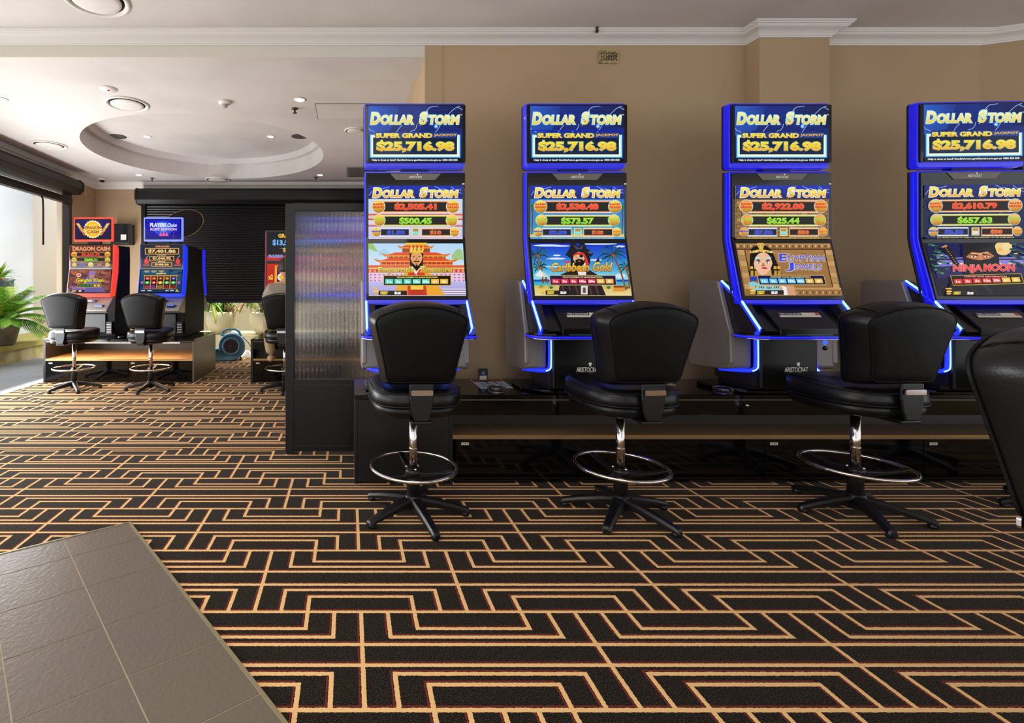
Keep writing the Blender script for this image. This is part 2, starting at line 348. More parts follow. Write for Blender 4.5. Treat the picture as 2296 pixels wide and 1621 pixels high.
class Paint:
    """design coordinates: x right, y down, inside the box (x0,y0,x1,y1); skew moves the left and right edges by row"""
    def __init__(s, x0, y0, x1, y1, xl1=None, xr1=None):
        s.x0, s.y0, s.x1, s.y1 = x0, y0, x1, y1; s.xl1 = x0 if xl1 is None else xl1; s.xr1 = x1 if xr1 is None else xr1
        s.v = []; s.f = []; s.c = []; s.k = 0
    def uv(s, x, y):
        t = (y-s.y0)/(s.y1-s.y0); l = s.x0+(s.xl1-s.x0)*t; r = s.x1+(s.xr1-s.x1)*t; return (min(1, max(0, (x-l)/(r-l))), min(1, max(0, t)))
    def faces(s, vs, fs, cols):
        o = len(s.v); s.k += 1
        for x, y in vs: s.v.append((*s.uv(x, y), s.k))
        for f in fs:
            s.f.append(tuple(i+o for i in f)); s.c.append([cols[i] for i in f] if isinstance(cols, list) else [cols]*len(f))
    def poly(s, pts, col): s.faces(pts, [tuple(range(len(pts)))], hexc(col))
    def rect(s, a, b, c, d, col, col2=None):
        t = hexc(col); u = hexc(col2) if col2 else t; s.faces([(a, b), (c, b), (c, d), (a, d)], [(0, 1, 2, 3)], [t, t, u, u])
    def full(s, col, col2=None): s.faces([(s.x0, s.y0), (s.x1, s.y0), (s.xr1, s.y1), (s.xl1, s.y1)], [(0, 1, 2, 3)], [hexc(col)]*2+[hexc(col2 or col)]*2)
    def ell(s, cx, cy, rx, ry, col, n=24): s.poly(circ(cx, cy, rx, n, ry), col)
    def orb(s, cx, cy, r, edge, mid, col='f4c430', lo='b87818'):
        s.ell(cx, cy, r*1.07, r*1.07, edge); p = circ(cx, cy, r, 24)
        s.faces(p, [tuple(range(24))], [hexc(mid if q[1] < cy-r*.3 else (col if q[1] < cy+r*.5 else lo)) for q in p])
    def line(s, pts, w, col):
        for a, b in zip(pts, pts[1:]):
            d = Vector((b[0]-a[0], b[1]-a[1])); n = Vector((-d.y, d.x)).normalized()*w/2; e = d.normalized()*w*.3
            s.poly([(a[0]+n.x-e.x, a[1]+n.y-e.y), (b[0]+n.x+e.x, b[1]+n.y+e.y), (b[0]-n.x+e.x, b[1]-n.y+e.y), (a[0]-n.x-e.x, a[1]-n.y-e.y)], col)
    def frame(s, a, b, c, d, w, col): s.rect(a-w, b-w, c+w, d+w, col)
    def text(s, t, a, b, c, d, col, col2=None, bold=0.03, shear=0.0, out=None, ow=0.05, sp=1.0):
        if out:
            px = (d-b)*ow*1.3; s._t(t, a-px, b-px, c+px, d+px, out, None, bold+ow, shear, sp)
        s._t(t, a, b, c, d, col, col2, bold, shear, sp)
    def _t(s, t, a, b, c, d, col, col2, bold, shear, sp):
        vs, fs = text_mesh(t, bold, sp); w = (c-a) - abs(shear)*(d-b); pts = [(a + x*w + shear*y*(d-b), d-y*(d-b)) for x, y in vs]
        c1, c2 = hexc(col), hexc(col2 or col)
        s.faces(pts, fs, [tuple(c2[i]*(1-y)+c1[i]*y for i in range(3)) for x, y in vs])
    def obj(s, name, parent, tl, tr, br, bl, nrm):
        tl, tr, br, bl, nrm = [Vector(q) for q in (tl, tr, br, bl, nrm)]
        P = [(tl*(1-u)+tr*u)*(1-t) + (bl*(1-u)+br*u)*t + nrm*(k*0.00007) for u, t, k in s.v]
        me = bpy.data.meshes.new(name); me.from_pydata([tuple(p) for p in P], [], s.f); me.materials.append(SCR)
        ca = me.color_attributes.new('image', 'FLOAT_COLOR', 'CORNER')
        cols = [(*c, 1) for f in s.c for c in f]
        ca.data.foreach_set('color', [q for c in cols for q in c])
        o = bpy.data.objects.new(name, me); C.objects.link(o); o.parent = parent; return o

def logo(p, x0, y0, x1, y1, c='fff45a', c2='f4b63a', out='c8f4ff'):
    """the two-word game title in slanted capitals with a pale edge; x0..x1, capital D from y0 to y1"""
    w = x1-x0; h = y1-y0; yc = y0+h*.22
    p.text('D', x0, y0, x0+w*.115, y1, c, c2, .045, .12, out, .05)
    p.text('OLLAR', x0+w*.108, yc, x0+w*.50, y1, c, c2, .045, .12, out, .05)
    p.text('S', x0+w*.545, y0-h*.02, x0+w*.645, y1+h*.03, c, c2, .045, .12, out, .05)
    p.text('TORM', x0+w*.642, yc, x1, y1, c, c2, .045, .12, out, .05)
    p.line([(x0+w*.555, y1+h*.08), (x0+w*.60, y0+h*.5), (x0+w*.64, y0-h*.12)], h*.05, 'e8f8e0')
def paint_top(stripe=False, refl=False):
    p = Paint(250, 125, 2200, 1225); p.full('1b2f86', '101c50')
    p.faces([(250,125),(900,125),(700,600),(250,700)], [(0,1,2,3)], [hexc('3060c8'), hexc('1f3890'), hexc('1c46a0'), hexc('2a50b0')])
    p.faces([(1300,125),(2200,125),(2200,560),(1500,500)], [(0,1,2,3)], [hexc('1b2c78'), hexc('1a2450'), hexc('101a48'), hexc('1a40a0')])
    for L in ([(1700,128),(1600,140),(1530,150),(1460,210),(1420,290)], [(2150,130),(2090,150),(2020,190),(1950,250),(1890,310)], [(2095,150),(2150,180),(2195,200)],
              [(950,500),(890,560),(830,640)], [(1260,480),(1240,550),(1200,600),(1120,625)], [(1740,500),(1690,580),(1620,660)], [(255,560),(280,600),(340,620),(390,650)]):
        p.line(L, 12, '9db8f0')
    p.ell(1650, 525, 42, 42, '5aa8ff'); p.ell(1650, 525, 20, 20, 'd8f4ff')
    logo(p, 290, 255, 2140, 490, 'fff6b8', 'f0d24a', 'b4f0f4')
    p.text('TM', 2150, 290, 2190, 312, 'e8d48a', bold=.02)
    p.rect(270, 690, 2160, 1145, '2a78c8'); p.rect(290, 690, 2145, 1130, 'a8ecf4'); p.rect(312, 705, 2122, 1112, 'f0ffe0')
    p.rect(345, 745, 2085, 1075, '101c38', '15264a')
    p.rect(380, 640, 2090, 755, '1b3a90'); 
    p.text('SUPER GRAND', 395, 660, 1575, 755, 'ffee50', 'f0c83a', .06)
    p.text('JACKPOT', 1600, 672, 2080, 735, 'f0c040', 'd09830', .045)
    p.text('$25,716.98', 410, 795, 2030, 1040, 'fff050', 'f0a828', .065, 0, '2a8ca0', .03)
    p.rect(250, 1150, 2200, 1225, '060a18')
    p.text("Help is close at hand! GambleAware gambleaware.nsw.gov.au 1800 858 858", 320, 1165, 2095, 1212, 'f4f8ff', bold=.03)
    if stripe: p.rect(250, 600, 2200, 622, '1020c8')
    return p
def paint_mid(theme, a1, a2, a3, a4):
    p = Paint(75, 355, 2090, 1505)
    bg = {'palace': ('bfe4f4', 'd8c8ec'), 'beach': ('2a66d0', '3a9ad8'), 'stone': ('8a6838', '94713f'), 'night': ('141c40', '20284c')}[theme]
    p.full(*bg)
    if theme == 'palace':
        for y, c in ((960, 'e85a40'), (1010, 'f0c890'), (1060, 'e04a38'), (1120, 'e8d8f0'), (1200, 'd06a60'), (1260, 'd8d0f0')):
            p.rect(75, y, 2090, y+34, c)
    if theme == 'beach':
        p.rect(75, 1180, 2090, 1400, '2a90b8', '58c0d0'); p.rect(75, 1400, 2090, 1505, 'e8c870', 'f0dc98')
        for x in (110, 2040):
            p.line([(x, 1390), (x+15, 1000), (x, 800)], 26, '6a4020')
            for k in range(7): p.line([(x, 800), (x+150*math.cos(k), 800+130*math.sin(k*1.1))], 20, '1e6a30')
    if theme == 'stone':
        for i in range(10):
            y = 640+i*90; p.rect(75, y, 2090, y+8, '3c2810')
            for j in range(9): p.rect(100+j*240+(i % 2)*110, y, 110+j*240+(i % 2)*110, y+90, '3c2810')
        for i in range(16): p.rect(90+(i*127) % 1900, 700+(i*211) % 700, 190+(i*127) % 1900, 760+(i*211) % 700, 'b08a50')
    if theme == 'night':
        for i in range(50): p.ell(90+(i*613) % 1980, 640+(i*389) % 850, 20+i % 3*12, 12+i % 4*6, ('1c5038', '263a70', '38406a', '2c6848')[i % 4], 8)
    p.rect(75, 355, 2090, 640, '1830b8' if theme != 'night' else '1c2870', '101c58')
    for L in ([(250,400),(380,420),(520,380)], [(1500,370),(1620,430),(1700,420)], [(1850,380),(1960,470),(2070,520)], [(90,560),(150,470)]): p.line(L, 14, '86a4f0')
    logo(p, 165, 400, 2000, 612, 'fff060', 'f0a830', 'f0f8ff'); p.text('TM', 2015, 432, 2055, 455, 'f0b060', bold=.03)
    oc = {'palace': ('f8f4e8', 'f8d860'), 'beach': ('70e0f0', 'f8e070'), 'stone': ('c8d8f0', 'f0a050'), 'night': ('a8d0f0', 'e8c880')}[theme]
    def bar(x0, y0, x1, y1, c, c2):
        p.rect(x0-16, y0-38, x1+16, y1+38, 'f4f0e0'); p.rect(x0-12, y0-26, x1+12, y1+26, c); p.rect(x0-8, y0-12, x1+8, y1+12, c2); p.rect(x0, y0, x1, y1, '1c1a18')
    bar(330, 712, 1830, 905, 'f0b070', 'e07030'); p.text(a1, 630, 725, 1530, 895, 'ff5a3a', 'f03a28', .055, 0, 'e8903a', .02)
    bar(350, 1022, 1810, 1192, 'd8e070', 'b8c030'); p.text(a2, 730, 1030, 1430, 1188, 'b0f040', '8ad830', .055, 0, '4a6820', .02)
    bar(340, 1300, 935, 1415, 'e8e0f0', '6080c0'); bar(1225, 1300, 1820, 1415, 'f0c080', 'd06830')
    p.text(a3, 470, 1312, 850, 1405, '2a50f8', '2038e8', .05, 0, '787878', .03); p.text(a4, 1390, 1312, 1630, 1405, 'ff7a30', 'f05020', .05, 0, 'd8a070', .02)
    for cx in (288, 1880): p.orb(cx, 805, 138, *oc)
    for cx in (308, 1858): p.orb(cx, 1100, 122, *oc)
    for cx in (242, 1918): p.orb(cx, 1352, 96, *oc)
    for cx in (288, 1880): p.text('RAPID', cx-118, 735, cx+118, 780, 'e83828', bold=.06); p.text('GRAND', cx-130, 795, cx+130, 843, 'e83828', bold=.06)
    for cx in (308, 1858): p.text('MAJOR', cx-130, 1062, cx+130, 1108, '88d838', bold=.06, out='c8e070', ow=.03)
    p.text('MINOR', 140, 1322, 345, 1358, '2a44e8', bold=.06); p.text('MINI', 1835, 1322, 2005, 1358, 'f07830', bold=.06)
    p.rect(1005, 1270, 1162, 1440, 'f0e0a0'); p.rect(1025, 1285, 1142, 1422, 'b88a30'); p.rect(1030, 1340, 1138, 1412, '80e8d8' if theme != 'night' else 'e8e0e0')
    p.rect(75, 1462, 2090, 1505, bg[1]); p.text('ALL PRIZES SHOWN ON DISPLAY ARE CREDITED TO THE GAME METER', 310, 1472, 1855, 1496, 'd8c050', bold=.03)
    return p
def strip(p, x0, y0, x1, y1, dx, btn, lab, fill='1a120c', out='d8b040', title='TOUCH SCREEN TO MAKE SELECTION', tcol='e8d070', dy=0):
    """denomination bar; dx = sideways lean between top and bottom, dy = rise to the right"""
    def q(a, b_, c, d): return [(x0+(x1-x0)*a+dx*b_, y0+(y1-y0)*b_-dy*a), (x0+(x1-x0)*c+dx*b_, y0+(y1-y0)*b_-dy*c), (x0+(x1-x0)*c+dx*d, y0+(y1-y0)*d-dy*c), (x0+(x1-x0)*a+dx*d, y0+(y1-y0)*d-dy*a)]
    p.poly(q(0, 0, 1, 1), out); p.poly(q(.009, .055, .991, .935), fill)
    w = x1-x0; h = y1-y0
    p.text(title, x0+w*.2, y0+h*.13-dy*.5, x0+w*.8, y0+h*.27-dy*.5, tcol, bold=.05)
    n = len(lab)
    for i, t in enumerate(lab):
        a = .03+.943*i/n; c = a+.943/n*.86; p.poly(q(a, .36, c, .82), btn[0] if i < 5 else btn[1])
        cx = x0+w*(a+c)/2+dx*.6-dy*0; cy = y0+h*.6-dy*(a+c)/2; tw = w*.016*len(t)
        p.text(t, cx-tw, cy-h*.12, cx+tw, cy+h*.12, 'fff4f4', bold=.05)
DEN = ['1c', '2c', '5c', '10c', '20c', '$1', '$2']
def credit(p, x, y, s=1.0, lean=0):
    p.rect(x, y, x+600*s, y+95*s, '241e1c'); p.text('CREDIT', x+35*s, y+14*s, x+195*s, y+80*s, 'f4d038', bold=.07); p.text('$0.00', x+335*s, y+14*s, x+470*s, y+80*s, 'f4f4f8', bold=.07)
    p.ell(x-70*s, y-50*s, 75*s, 18*s, 'f0b848'); p.ell(x-60*s, y+10*s, 65*s, 22*s, 'f4cc50'); p.ell(x-65*s, y+60*s, 55*s, 18*s, 'e8b040')
def face(p, cx, cy, w, h, skin, brow='201008'):
    p.poly([(cx+w*math.sin(t)*(1 if math.cos(t) < .2 else .95)*(1-.28*max(0, -math.cos(t))), cy-h*math.cos(t)) for t in [i*math.pi/12 for i in range(24)]], skin)
    for sgn in (-1, 1):
        p.poly([(cx+sgn*w*.18, cy-h*.10), (cx+sgn*w*.40, cy-h*.26), (cx+sgn*w*.78, cy-h*.22), (cx+sgn*w*.42, cy-h*.17)], brow)
        p.ell(cx+sgn*w*.45, cy-h*.05, w*.22, h*.07, 'f4ece0', 10); p.ell(cx+sgn*w*.45, cy-h*.05, w*.09, h*.06, '281810', 8)
    p.poly([(cx-w*.07, cy-h*.05), (cx+w*.07, cy-h*.05), (cx+w*.18, cy+h*.26), (cx-w*.18, cy+h*.26)], 'c07a48')
def low_palace():
    p = Paint(75, 65, 2095, 1180, 85, 2150); p.full('b8dcf8', 'e8f4fc')
    p.poly([(78,65),(170,65),(230,170),(290,250),(200,230),(78,180)], '9cc870'); p.poly([(300,250),(370,190),(440,180),(520,250),(560,330),(300,330)], 'a8d8ec')
    p.poly([(1850,330),(1930,220),(2010,175),(2070,220),(2110,420),(1860,420)], 'a4cc88')
    def roof(x0, x1, y, h, k):
        p.poly([(x0, y-h*.5), (x0+k, y+h*.1), (x0+k*2.2, y-h*.7), (x1-k*2.2, y-h*.7), (x1-k, y+h*.1), (x1, y-h*.5), (x1-k*.6, y+h*.75), (x0+k*.6, y+h*.75)], 'e8842a')
        p.poly([(x0+k*2.2, y-h*.7), (x1-k*2.2, y-h*.7), (x1-k*1.2, y+h*.3), (x0+k*1.2, y+h*.3)], 'e84c30'); p.rect(x0+k, y+h*.45, x1-k, y+h*.7, 'f4b43c')
    p.rect(800, 130, 1390, 260, 'a04a28'); roof(690, 1485, 130, 60, 90)
    p.rect(480, 300, 1720, 400, '9c5828'); 
    for i in range(12): p.rect(500+i*105, 310, 520+i*105, 400, 'e8b050')
    roof(340, 1840, 305, 60, 140)
    p.rect(330, 440, 1870, 600, 'b83c28')
    for i in range(16): p.rect(350+i*97, 450, 372+i*97, 590, 'f07048')
    roof(170, 2020, 425, 60, 170); p.rect(330, 520, 1870, 545, 'e8a050')
    p.rect(78, 540, 2125, 590, 'e8603c'); p.rect(78, 590, 2125, 620, 'f0c880'); p.rect(78, 620, 2125, 700, 'd84434')
    for i in range(22): p.rect(90+i*94, 630, 140+i*94, 690, 'f0a080')
    p.rect(80, 700, 2130, 890, 'e4ccec')
    for k in range(3):
        for i in range(22): p.poly([(95+i*94, 735+k*60), (150+i*94, 735+k*60), (122+i*94, 765+k*60)], 'd05048')
    p.rect(82, 890, 2150, 1180, 'c0bcf0', 'a8a4e0'); 
    for y in (1040, 1090, 1130): p.rect(1640, y, 2145, y+22, 'f0e8f0'); p.rect(1640, y+22, 2145, y+32, '7c4850')
    # ruler with beaded crown, beard and robe
    p.poly([(840,700),(980,520),(1230,520),(1370,700),(1700,1180),(580,1180)], 'f0a830'); p.poly([(920,700),(1270,700),(1320,1180),(900,1180)], 'd83c28'); p.rect(970, 760, 1240, 1060, 'f4d050'); p.rect(970, 1060, 1260, 1180, 'c03c20')
    p.poly([(945,240),(1245,240),(1235,560),(1160,600),(1040,600),(960,560)], '241a14')
    face(p, 1098, 395, 128, 180, 'e8a468')
    p.poly([(1015,490),(1060,450),(1098,462),(1140,450),(1182,490),(1160,480),(1098,478),(1040,480)], '14100e')
    p.poly([(1020,500),(1070,560),(1098,530),(1130,560),(1180,500),(1170,590),(1098,670),(1030,590)], '14100e'); p.ell(1098, 520, 30, 12, 'c85040')
    p.poly([(1000,560),(1098,690),(1200,560),(1215,600),(1110,750),(1085,750),(985,600)], 'f4f0f0'); p.poly([(1170,620),(1200,640),(1120,750),(1090,740)], 'e03428')
    p.poly([(945,170),(1250,170),(1240,290),(1180,270),(1098,300),(1020,270),(955,290)], 'f4c83c')
    for i in range(8): p.rect(935+i*42, 130, 955+i*42, 230, ('d83828', 'f4d870')[i % 2])
    p.rect(860, 65, 1320, 125, 'f4d040', 'e8a828'); p.ell(1098, 215, 16, 34, '5cb850')
    p.text("Emperor's", 280, 580, 1040, 735, 'f8e068', 'c89828', .035, 0, '4a7838', .035); p.text('Treasure', 1175, 565, 1855, 712, 'f8e068', 'c89828', .035, 0, '4a7838', .035)
    strip(p, 390, 762, 1830, 980, 0, ('50dcc0', 'f4c02c'), DEN); credit(p, 290, 1085)
    return p
def low_beach():
    p = Paint(65, 65, 2045, 1160, 165, 2195); p.full('1430d0', '48b8e8')
    p.rect(90, 380, 2120, 620, '2c78d8', '50b0e8'); p.rect(110, 620, 2150, 830, '48b4e0', '98e4f0')
    for cx, cy, rx, ry in ((420,110,300,22),(700,120,200,16),(1500,75,380,20),(620,320,80,18),(600,390,200,22),(1420,420,180,18),(1950,750,110,50),(1930,130,110,22),(540,560,160,14)): p.ell(cx, cy, rx, ry, 'd8e8f8')
    p.rect(140, 828, 2160, 870, '1448c8'); p.rect(145, 870, 2165, 960, '38a8c8', '50c8c8'); p.rect(150, 950, 2190, 1160, 'd8c060', 'f0dc98')
    for cx in (300, 500, 1700, 2080):
        for k in range(9): a = -math.pi*(k+.5)/9; p.poly([(cx-12, 1020), (cx+12, 1020), (cx+120*math.cos(a), 1020+110*math.sin(a))], ('1c5a30', '3a7c38')[k % 2])
    def palm(cx, cy, bx, by, r, n=11):
        p.line([(cx, cy), ((cx+bx)/2+30, (cy+by)/2), (bx, by)], 36, '8a5430')
        for k in range(n):
            a = 2*math.pi*k/n+.2; tip = (cx+r*math.cos(a), cy+r*.75*math.sin(a)+r*.22); m = (cx+r*.55*math.cos(a), cy+r*.5*math.sin(a)-r*.12)
            p.poly([(cx-10, cy), m, tip, (m[0]+8, m[1]+38), (cx+10, cy+15)], ('1c4c28', '2a6a34', '143c24')[k % 3])
        p.ell(cx-15, cy+18, 24, 22, 'a8402c', 8); p.ell(cx+20, cy+25, 24, 22, 'c05438', 8)
    palm(200, 310, 330, 900, 300); palm(240, 560, 420, 900, 200, 9); palm(1780, 300, 2060, 1040, 340, 13); palm(2050, 570, 2130, 1010, 190, 9)
    p.poly([(150,750),(270,620),(330,740),(300,790)], 'f0ece8'); p.poly([(300,640),(420,760),(330,800)], 'd8d4d8'); p.poly([(250,830),(420,820),(400,870),(290,880)], '6a3c40')
    p.poly([(1800,960),(2010,960),(2030,1060),(1790,1060)], '8c3c24'); p.poly([(1800,1000),(2020,1000),(2030,1080),(1780,1080)], 'e09838')
    # captain with hat, red scarf, eye patch and beard
    p.poly([(690,730),(900,640),(1300,640),(1450,730),(1640,1160),(640,1160)], '2a1c1c')
    for i in range(6): p.poly([(700+i*140,960),(740+i*140,960),(800+i*140,1150),(760+i*140,1150)], '4c3838')
    p.poly([(890,230),(1240,230),(1310,420),(1270,620),(900,600)], '18141c'); p.poly([(1190,300),(1250,420),(1290,560),(1240,600),(1190,480)], 'd83428')
    face(p, 1065, 390, 122, 135, 'e8b890'); p.poly([(935,330),(1020,262),(1160,270),(1215,340),(1180,345),(1060,305),(950,345)], 'd83428')
    p.ell(1115, 345, 38, 30, '101014'); p.line([(1060,305),(1180,360)], 8, '101014')
    p.poly([(990,430),(1050,405),(1080,415),(1110,405),(1160,430),(1160,490),(1120,540),(1060,550),(1000,500)], '18100e'); p.ell(1075, 455, 28, 10, 'c87068')
    p.poly([(1000,540),(1075,640),(1200,470),(1215,600),(1220,740),(1060,740)], 'f0e8ec'); p.line([(990,550),(1075,660)], 12, '382020')
    p.poly([(780,320),(870,180),(890,65),(980,65),(1050,150),(1090,65),(1180,65),(1230,190),(1290,215),(1370,300),(1310,370),(1200,270),(1060,240),(930,280),(890,390)], '1c1c26')
    p.poly([(930,90),(1010,200),(1120,200),(1160,110),(1060,180)], '484a5c'); p.poly([(1240,280),(1310,220),(1350,300)], '5a5c70')
    p.poly([(750,460),(880,445),(870,480),(760,490)], 'e03848'); p.poly([(1420,450),(1470,365),(1500,440),(1430,500)], '202838')
    p.text('Caribbean', 470, 485, 1300, 670, 'fce04c', 'd88a20', .03, .18, '6a3810', .03); p.text('Gold', 1340, 470, 1770, 665, 'fce04c', 'd88a20', .03, .18, '6a3810', .03)
    p.rect(1110, 965, 1250, 1140, 'e8e0d0'); p.rect(1150, 1000, 1210, 1110, '585058')
    strip(p, 445, 745, 1835, 955, 25, ('e83048', 'f4b838'), DEN, '141848', 'd8b878'); credit(p, 370, 1060, .92)
    return p
def low_stone():
    p = Paint(135, 45, 1950, 1040, 315, 2175); p.full('a87c48', '946a3c')
    p.rect(140, 45, 1975, 150, 'b88c58', '8c6034')
    for i in range(30): p.ell(180+i*62, 100, 16, 26, ('e0b880', '6a4424')[i % 2], 8); 
    p.rect(150, 150, 1990, 172, '4a2e16')
    for i in range(7):
        y = 175+i*108; dx = (y-45)*.18
        p.poly([(150+dx, y), (290+dx, y), (300+dx+15, y+96), (165+dx+10, y+96)], ('c89c64', 'b08450')[i % 2]); p.poly([(1830+dx, y), (1960+dx, y), (1975+dx, y+96), (1845+dx, y+96)], ('c89c64', 'b48a54')[i % 2])
    p.line([(305,180),(430,830)], 18, '3c2410'); p.line([(1830,170),(1990,880)], 18, '3c2410')
    for i in range(14): p.line([(900+(i*97) % 800, 200+(i*137) % 640), (1000+(i*97) % 800, 205+(i*137) % 640)], 8, '7c5630')
    for i in range(10): p.ell(900+(i*271) % 850, 230+(i*157) % 600, 60, 22, 'b48856', 8)
    p.rect(1230, 895, 2150, 930, 'c89860'); p.rect(1250, 945, 2170, 1035, '9c7040')
    for i in range(14): p.ell(1300+i*62, 985, 14, 26, ('d8b078', '603c20')[i % 2], 8)
    # queen with black braided hair, gold headdress and pale blue eye paint
    p.poly([(400,230),(430,140),(520,90),(700,95),(790,160),(840,240),(1000,640),(860,660),(380,680)], '16100e')
    for x in (400, 480, 850, 920): p.rect(x, 490, x+55, 545, 'e0b040'); p.rect(x+8, 575, x+62, 680, 'c89838')
    p.poly([(540,540),(800,540),(830,900),(560,900)], 'd89c70'); p.poly([(640,850),(1240,860),(1280,1035),(520,1040)], 'd8a078')
    face(p, 645, 440, 180, 215, 'f0c09c')
    for sgn in (-1, 1): p.poly([(645+sgn*50,360),(645+sgn*90,315),(645+sgn*160,330),(645+sgn*130,362)], 'b8e8e8'); p.ell(645+sgn*95, 372, 42, 13, '303848', 10)
    p.ell(672, 528, 58, 20, 'c84038'); p.ell(665, 465, 26, 10, 'c08060')
    p.poly([(390,205),(600,165),(830,205),(830,240),(610,215),(390,245)], 'f0c050')
    for i in range(9): p.ell(430+i*46, 212-abs(4-i)*-2, 15, 15, ('d03828', '58c0b0', 'f4e8c0')[i % 3], 8)
    p.poly([(510,60),(560,45),(640,45),(665,65),(640,170),(615,210),(590,210),(570,160)], 'e8b848'); p.ell(565, 90, 16, 12, '40a098', 8); p.ell(620, 90, 16, 12, '40a098', 8)
    p.poly([(360,800),(450,780),(700,860),(980,860),(960,960),(500,1000),(400,900)], '88d0d8')
    for i in range(14): p.ell(500+i*36, 900-abs(7-i)*3, 15, 22, ('d03c30', 'e8c040', '3c9c60', '2c50b0')[i % 4], 8)
    p.rect(400, 690, 520, 770, '2440c8'); p.poly([(990,860),(1080,880),(1110,1035),(1040,1035)], 'f0ecf4')
    p.text('E', 945, 255, 1095, 405, '3040f0', '5058f0', .03, 0, 'f4dc90', .04); p.text('GYPTIAN', 1100, 285, 1815, 400, '4a50f4', '8080f0', .02, 0, 'f4dc90', .04)
    p.text('J', 1070, 425, 1225, 590, '3040f0', '5058f0', .03, 0, 'f4dc90', .04); p.text('EWELS', 1240, 450, 1760, 565, '4a50f4', '8080f0', .02, 0, 'f4dc90', .04)
    strip(p, 515, 660, 1800, 850, 50, ('5cc8f0', 'f0b838'), DEN, '10104c', 'e0b84c', 'CHOOSE YOUR DENOMINATION'); credit(p, 485, 945, .9)
    return p
def low_night():
    p = Paint(110, 75, 2200, 1215, 430, 2560); p.full('141a54', '1a1426')
    for i in range(24): p.ell(250+(i*331) % 1900, 95+(i*97) % 250, 6, 6, '8088e0', 6)
    p.poly([(350,330),(560,310),(700,400),(900,390),(940,560),(380,600)], '7878d8'); p.poly([(1620,400),(2270,370),(2300,540),(1640,560)], '8484e0'); p.rect(240, 420, 2300, 450, '3c1830')
    for x in (430, 650, 880, 1660, 1880, 2090): p.rect(x-35, 510, x+35, 540, 'f0d870')
    for x in (440, 1990): p.rect(x-40, 325+(-25 if x > 1000 else 15), x+40, 350+(-25 if x > 1000 else 15), 'e8d478')
    p.poly([(320,600),(2330,550),(2400,800),(380,840)], '2c2460')
    p.ell(1730, 180, 180, 170, 'f4d088'); p.ell(1790, 150, 100, 90, 'f8dc9c'); p.ell(1660, 230, 50, 40, 'e8b868')
    for i in range(34):
        cx = 200+(i*53) % 300+(i*20) % 160; cy = 110+i*19; p.ell(cx, cy, 46, 20, ('2c6848', '4c9060', '1c4838', '183828')[i % 4], 8)
    for i in range(26): p.ell(1880+(i*61) % 360, 90+i*22, 52, 24, ('1c4038', '2c5c50', '142c30')[i % 3], 8)
    # masked figure with a wrapped sword hilt
    p.poly([(850,90),(1500,70),(1620,400),(1650,620),(1800,800),(2300,900),(2560,1215),(560,1215),(640,950),(900,820),(960,620),(880,360)], '1a181e')
    p.poly([(1000,1000),(1100,1000),(1240,1200),(1180,1200)], '28262e'); p.poly([(1300,990),(1380,990),(1540,1190),(1480,1190)], '2e2c34')
    p.poly([(940,390),(1060,280),(1220,300),(1390,270),(1530,370),(1430,430),(1240,460),(1080,440)], 'c87848')
    p.poly([(1040,300),(1220,310),(1390,285),(1400,300),(1240,340),(1060,320)], 'f0b480')
    for cx, s_ in ((1100, 1), (1370, -1)): p.poly([(cx-90, 320+15*s_), (cx+90, 350-15*s_), (cx+85, 370), (cx-85, 345)], '2c1814'); p.ell(cx, 380, 52, 22, 'f0e4d8', 12); p.ell(cx, 378, 20, 20, '4c3420', 10)
    p.poly([(1215,350),(1260,350),(1290,440),(1200,440)], 'd88c58')
    p.poly([(430,180),(550,150),(820,560),(740,600)], '121014'); p.poly([(430,165),(520,120),(550,140),(545,160),(440,190)], 'd89050')
    for i in range(9): p.ell(520+i*28, 190+i*42, 18, 12, 'c08848', 6)
    p.text('NINJA', 680, 555, 1290, 740, 'ff5a50', 'f02c30', .045, .0, 'f8c8c8', .02); p.text('MOON', 1310, 540, 1945, 700, 'ff5a50', 'f02c30', .045, .0, 'f8c8c8', .02)
    strip(p, 620, 790, 2080, 1010, 70, ('f03020', 'f8c028'), DEN, '140e10', 'c8ac30', 'CHOOSE YOUR DENOMINATION', 'f09098', dy=45); credit(p, 660, 1120, .95)
    return p
# ------------------------------------------------------------------ front row gaming machines
BT = 0.542                                       # top of the counters
SH = Matrix.Translation((0, -3.0, -BT))          # machines are drawn at y = 3.0 on world heights, then moved to their own base
def shift(o, m=SH): o.data.transform(m); return o
def rrect(x0, x1, z0, z1, r, n=5):
    out = []
    for cx, cz, a0 in ((x1-r, z1-r, 0), (x0+r, z1-r, 90), (x0+r, z0+r, 180), (x1-r, z0+r, 270)):
        for i in range(n+1): a = R(a0+90*i/n); out.append((cx+r*math.cos(a), cz+r*math.sin(a)))
    return out
def frame_loft(b, prof, x0, x1, mt, smooth=False):
    """closed side profile (y,z) extruded over x with slightly inset ends so that the long edges read as rounded"""
    b.loft([[(x, y, z) for y, z in prof] for x in (x0, x1)], mt, smooth=smooth)
def crest(p_mb, cx, y, z, w, mt):
    """small crown-shaped emblem above the lettering"""
    p_mb.lathe([(0.0, -.002), (w*.45, -.002), (w*.45, .001), (0, .001)], mt, cx, y, z+w*.75, 12, False, 'y')
    p_mb.prism([(cx-w*.3, z), (cx+w*.3, z), (cx+w*.2, z+w*.4), (cx-w*.2, z+w*.4)], 'y', y-.002, y+.001, mt)
def flat_text(b, s, x0, z0, x1, z1, y, mt, bold=.02, shear=0, y2=None):
    vs, fs = text_mesh(s, bold); y2 = y if y2 is None else y2
    b.add([(x0+u*(x1-x0)+shear*v*(z1-z0), y+(y2-y)*v, z0+v*(z1-z0)) for u, v in vs], fs, mt)
logo_m = mat('pale_logo_print', 'd8d4c8', 0.5, emit='b8b4a8', es=0.25)
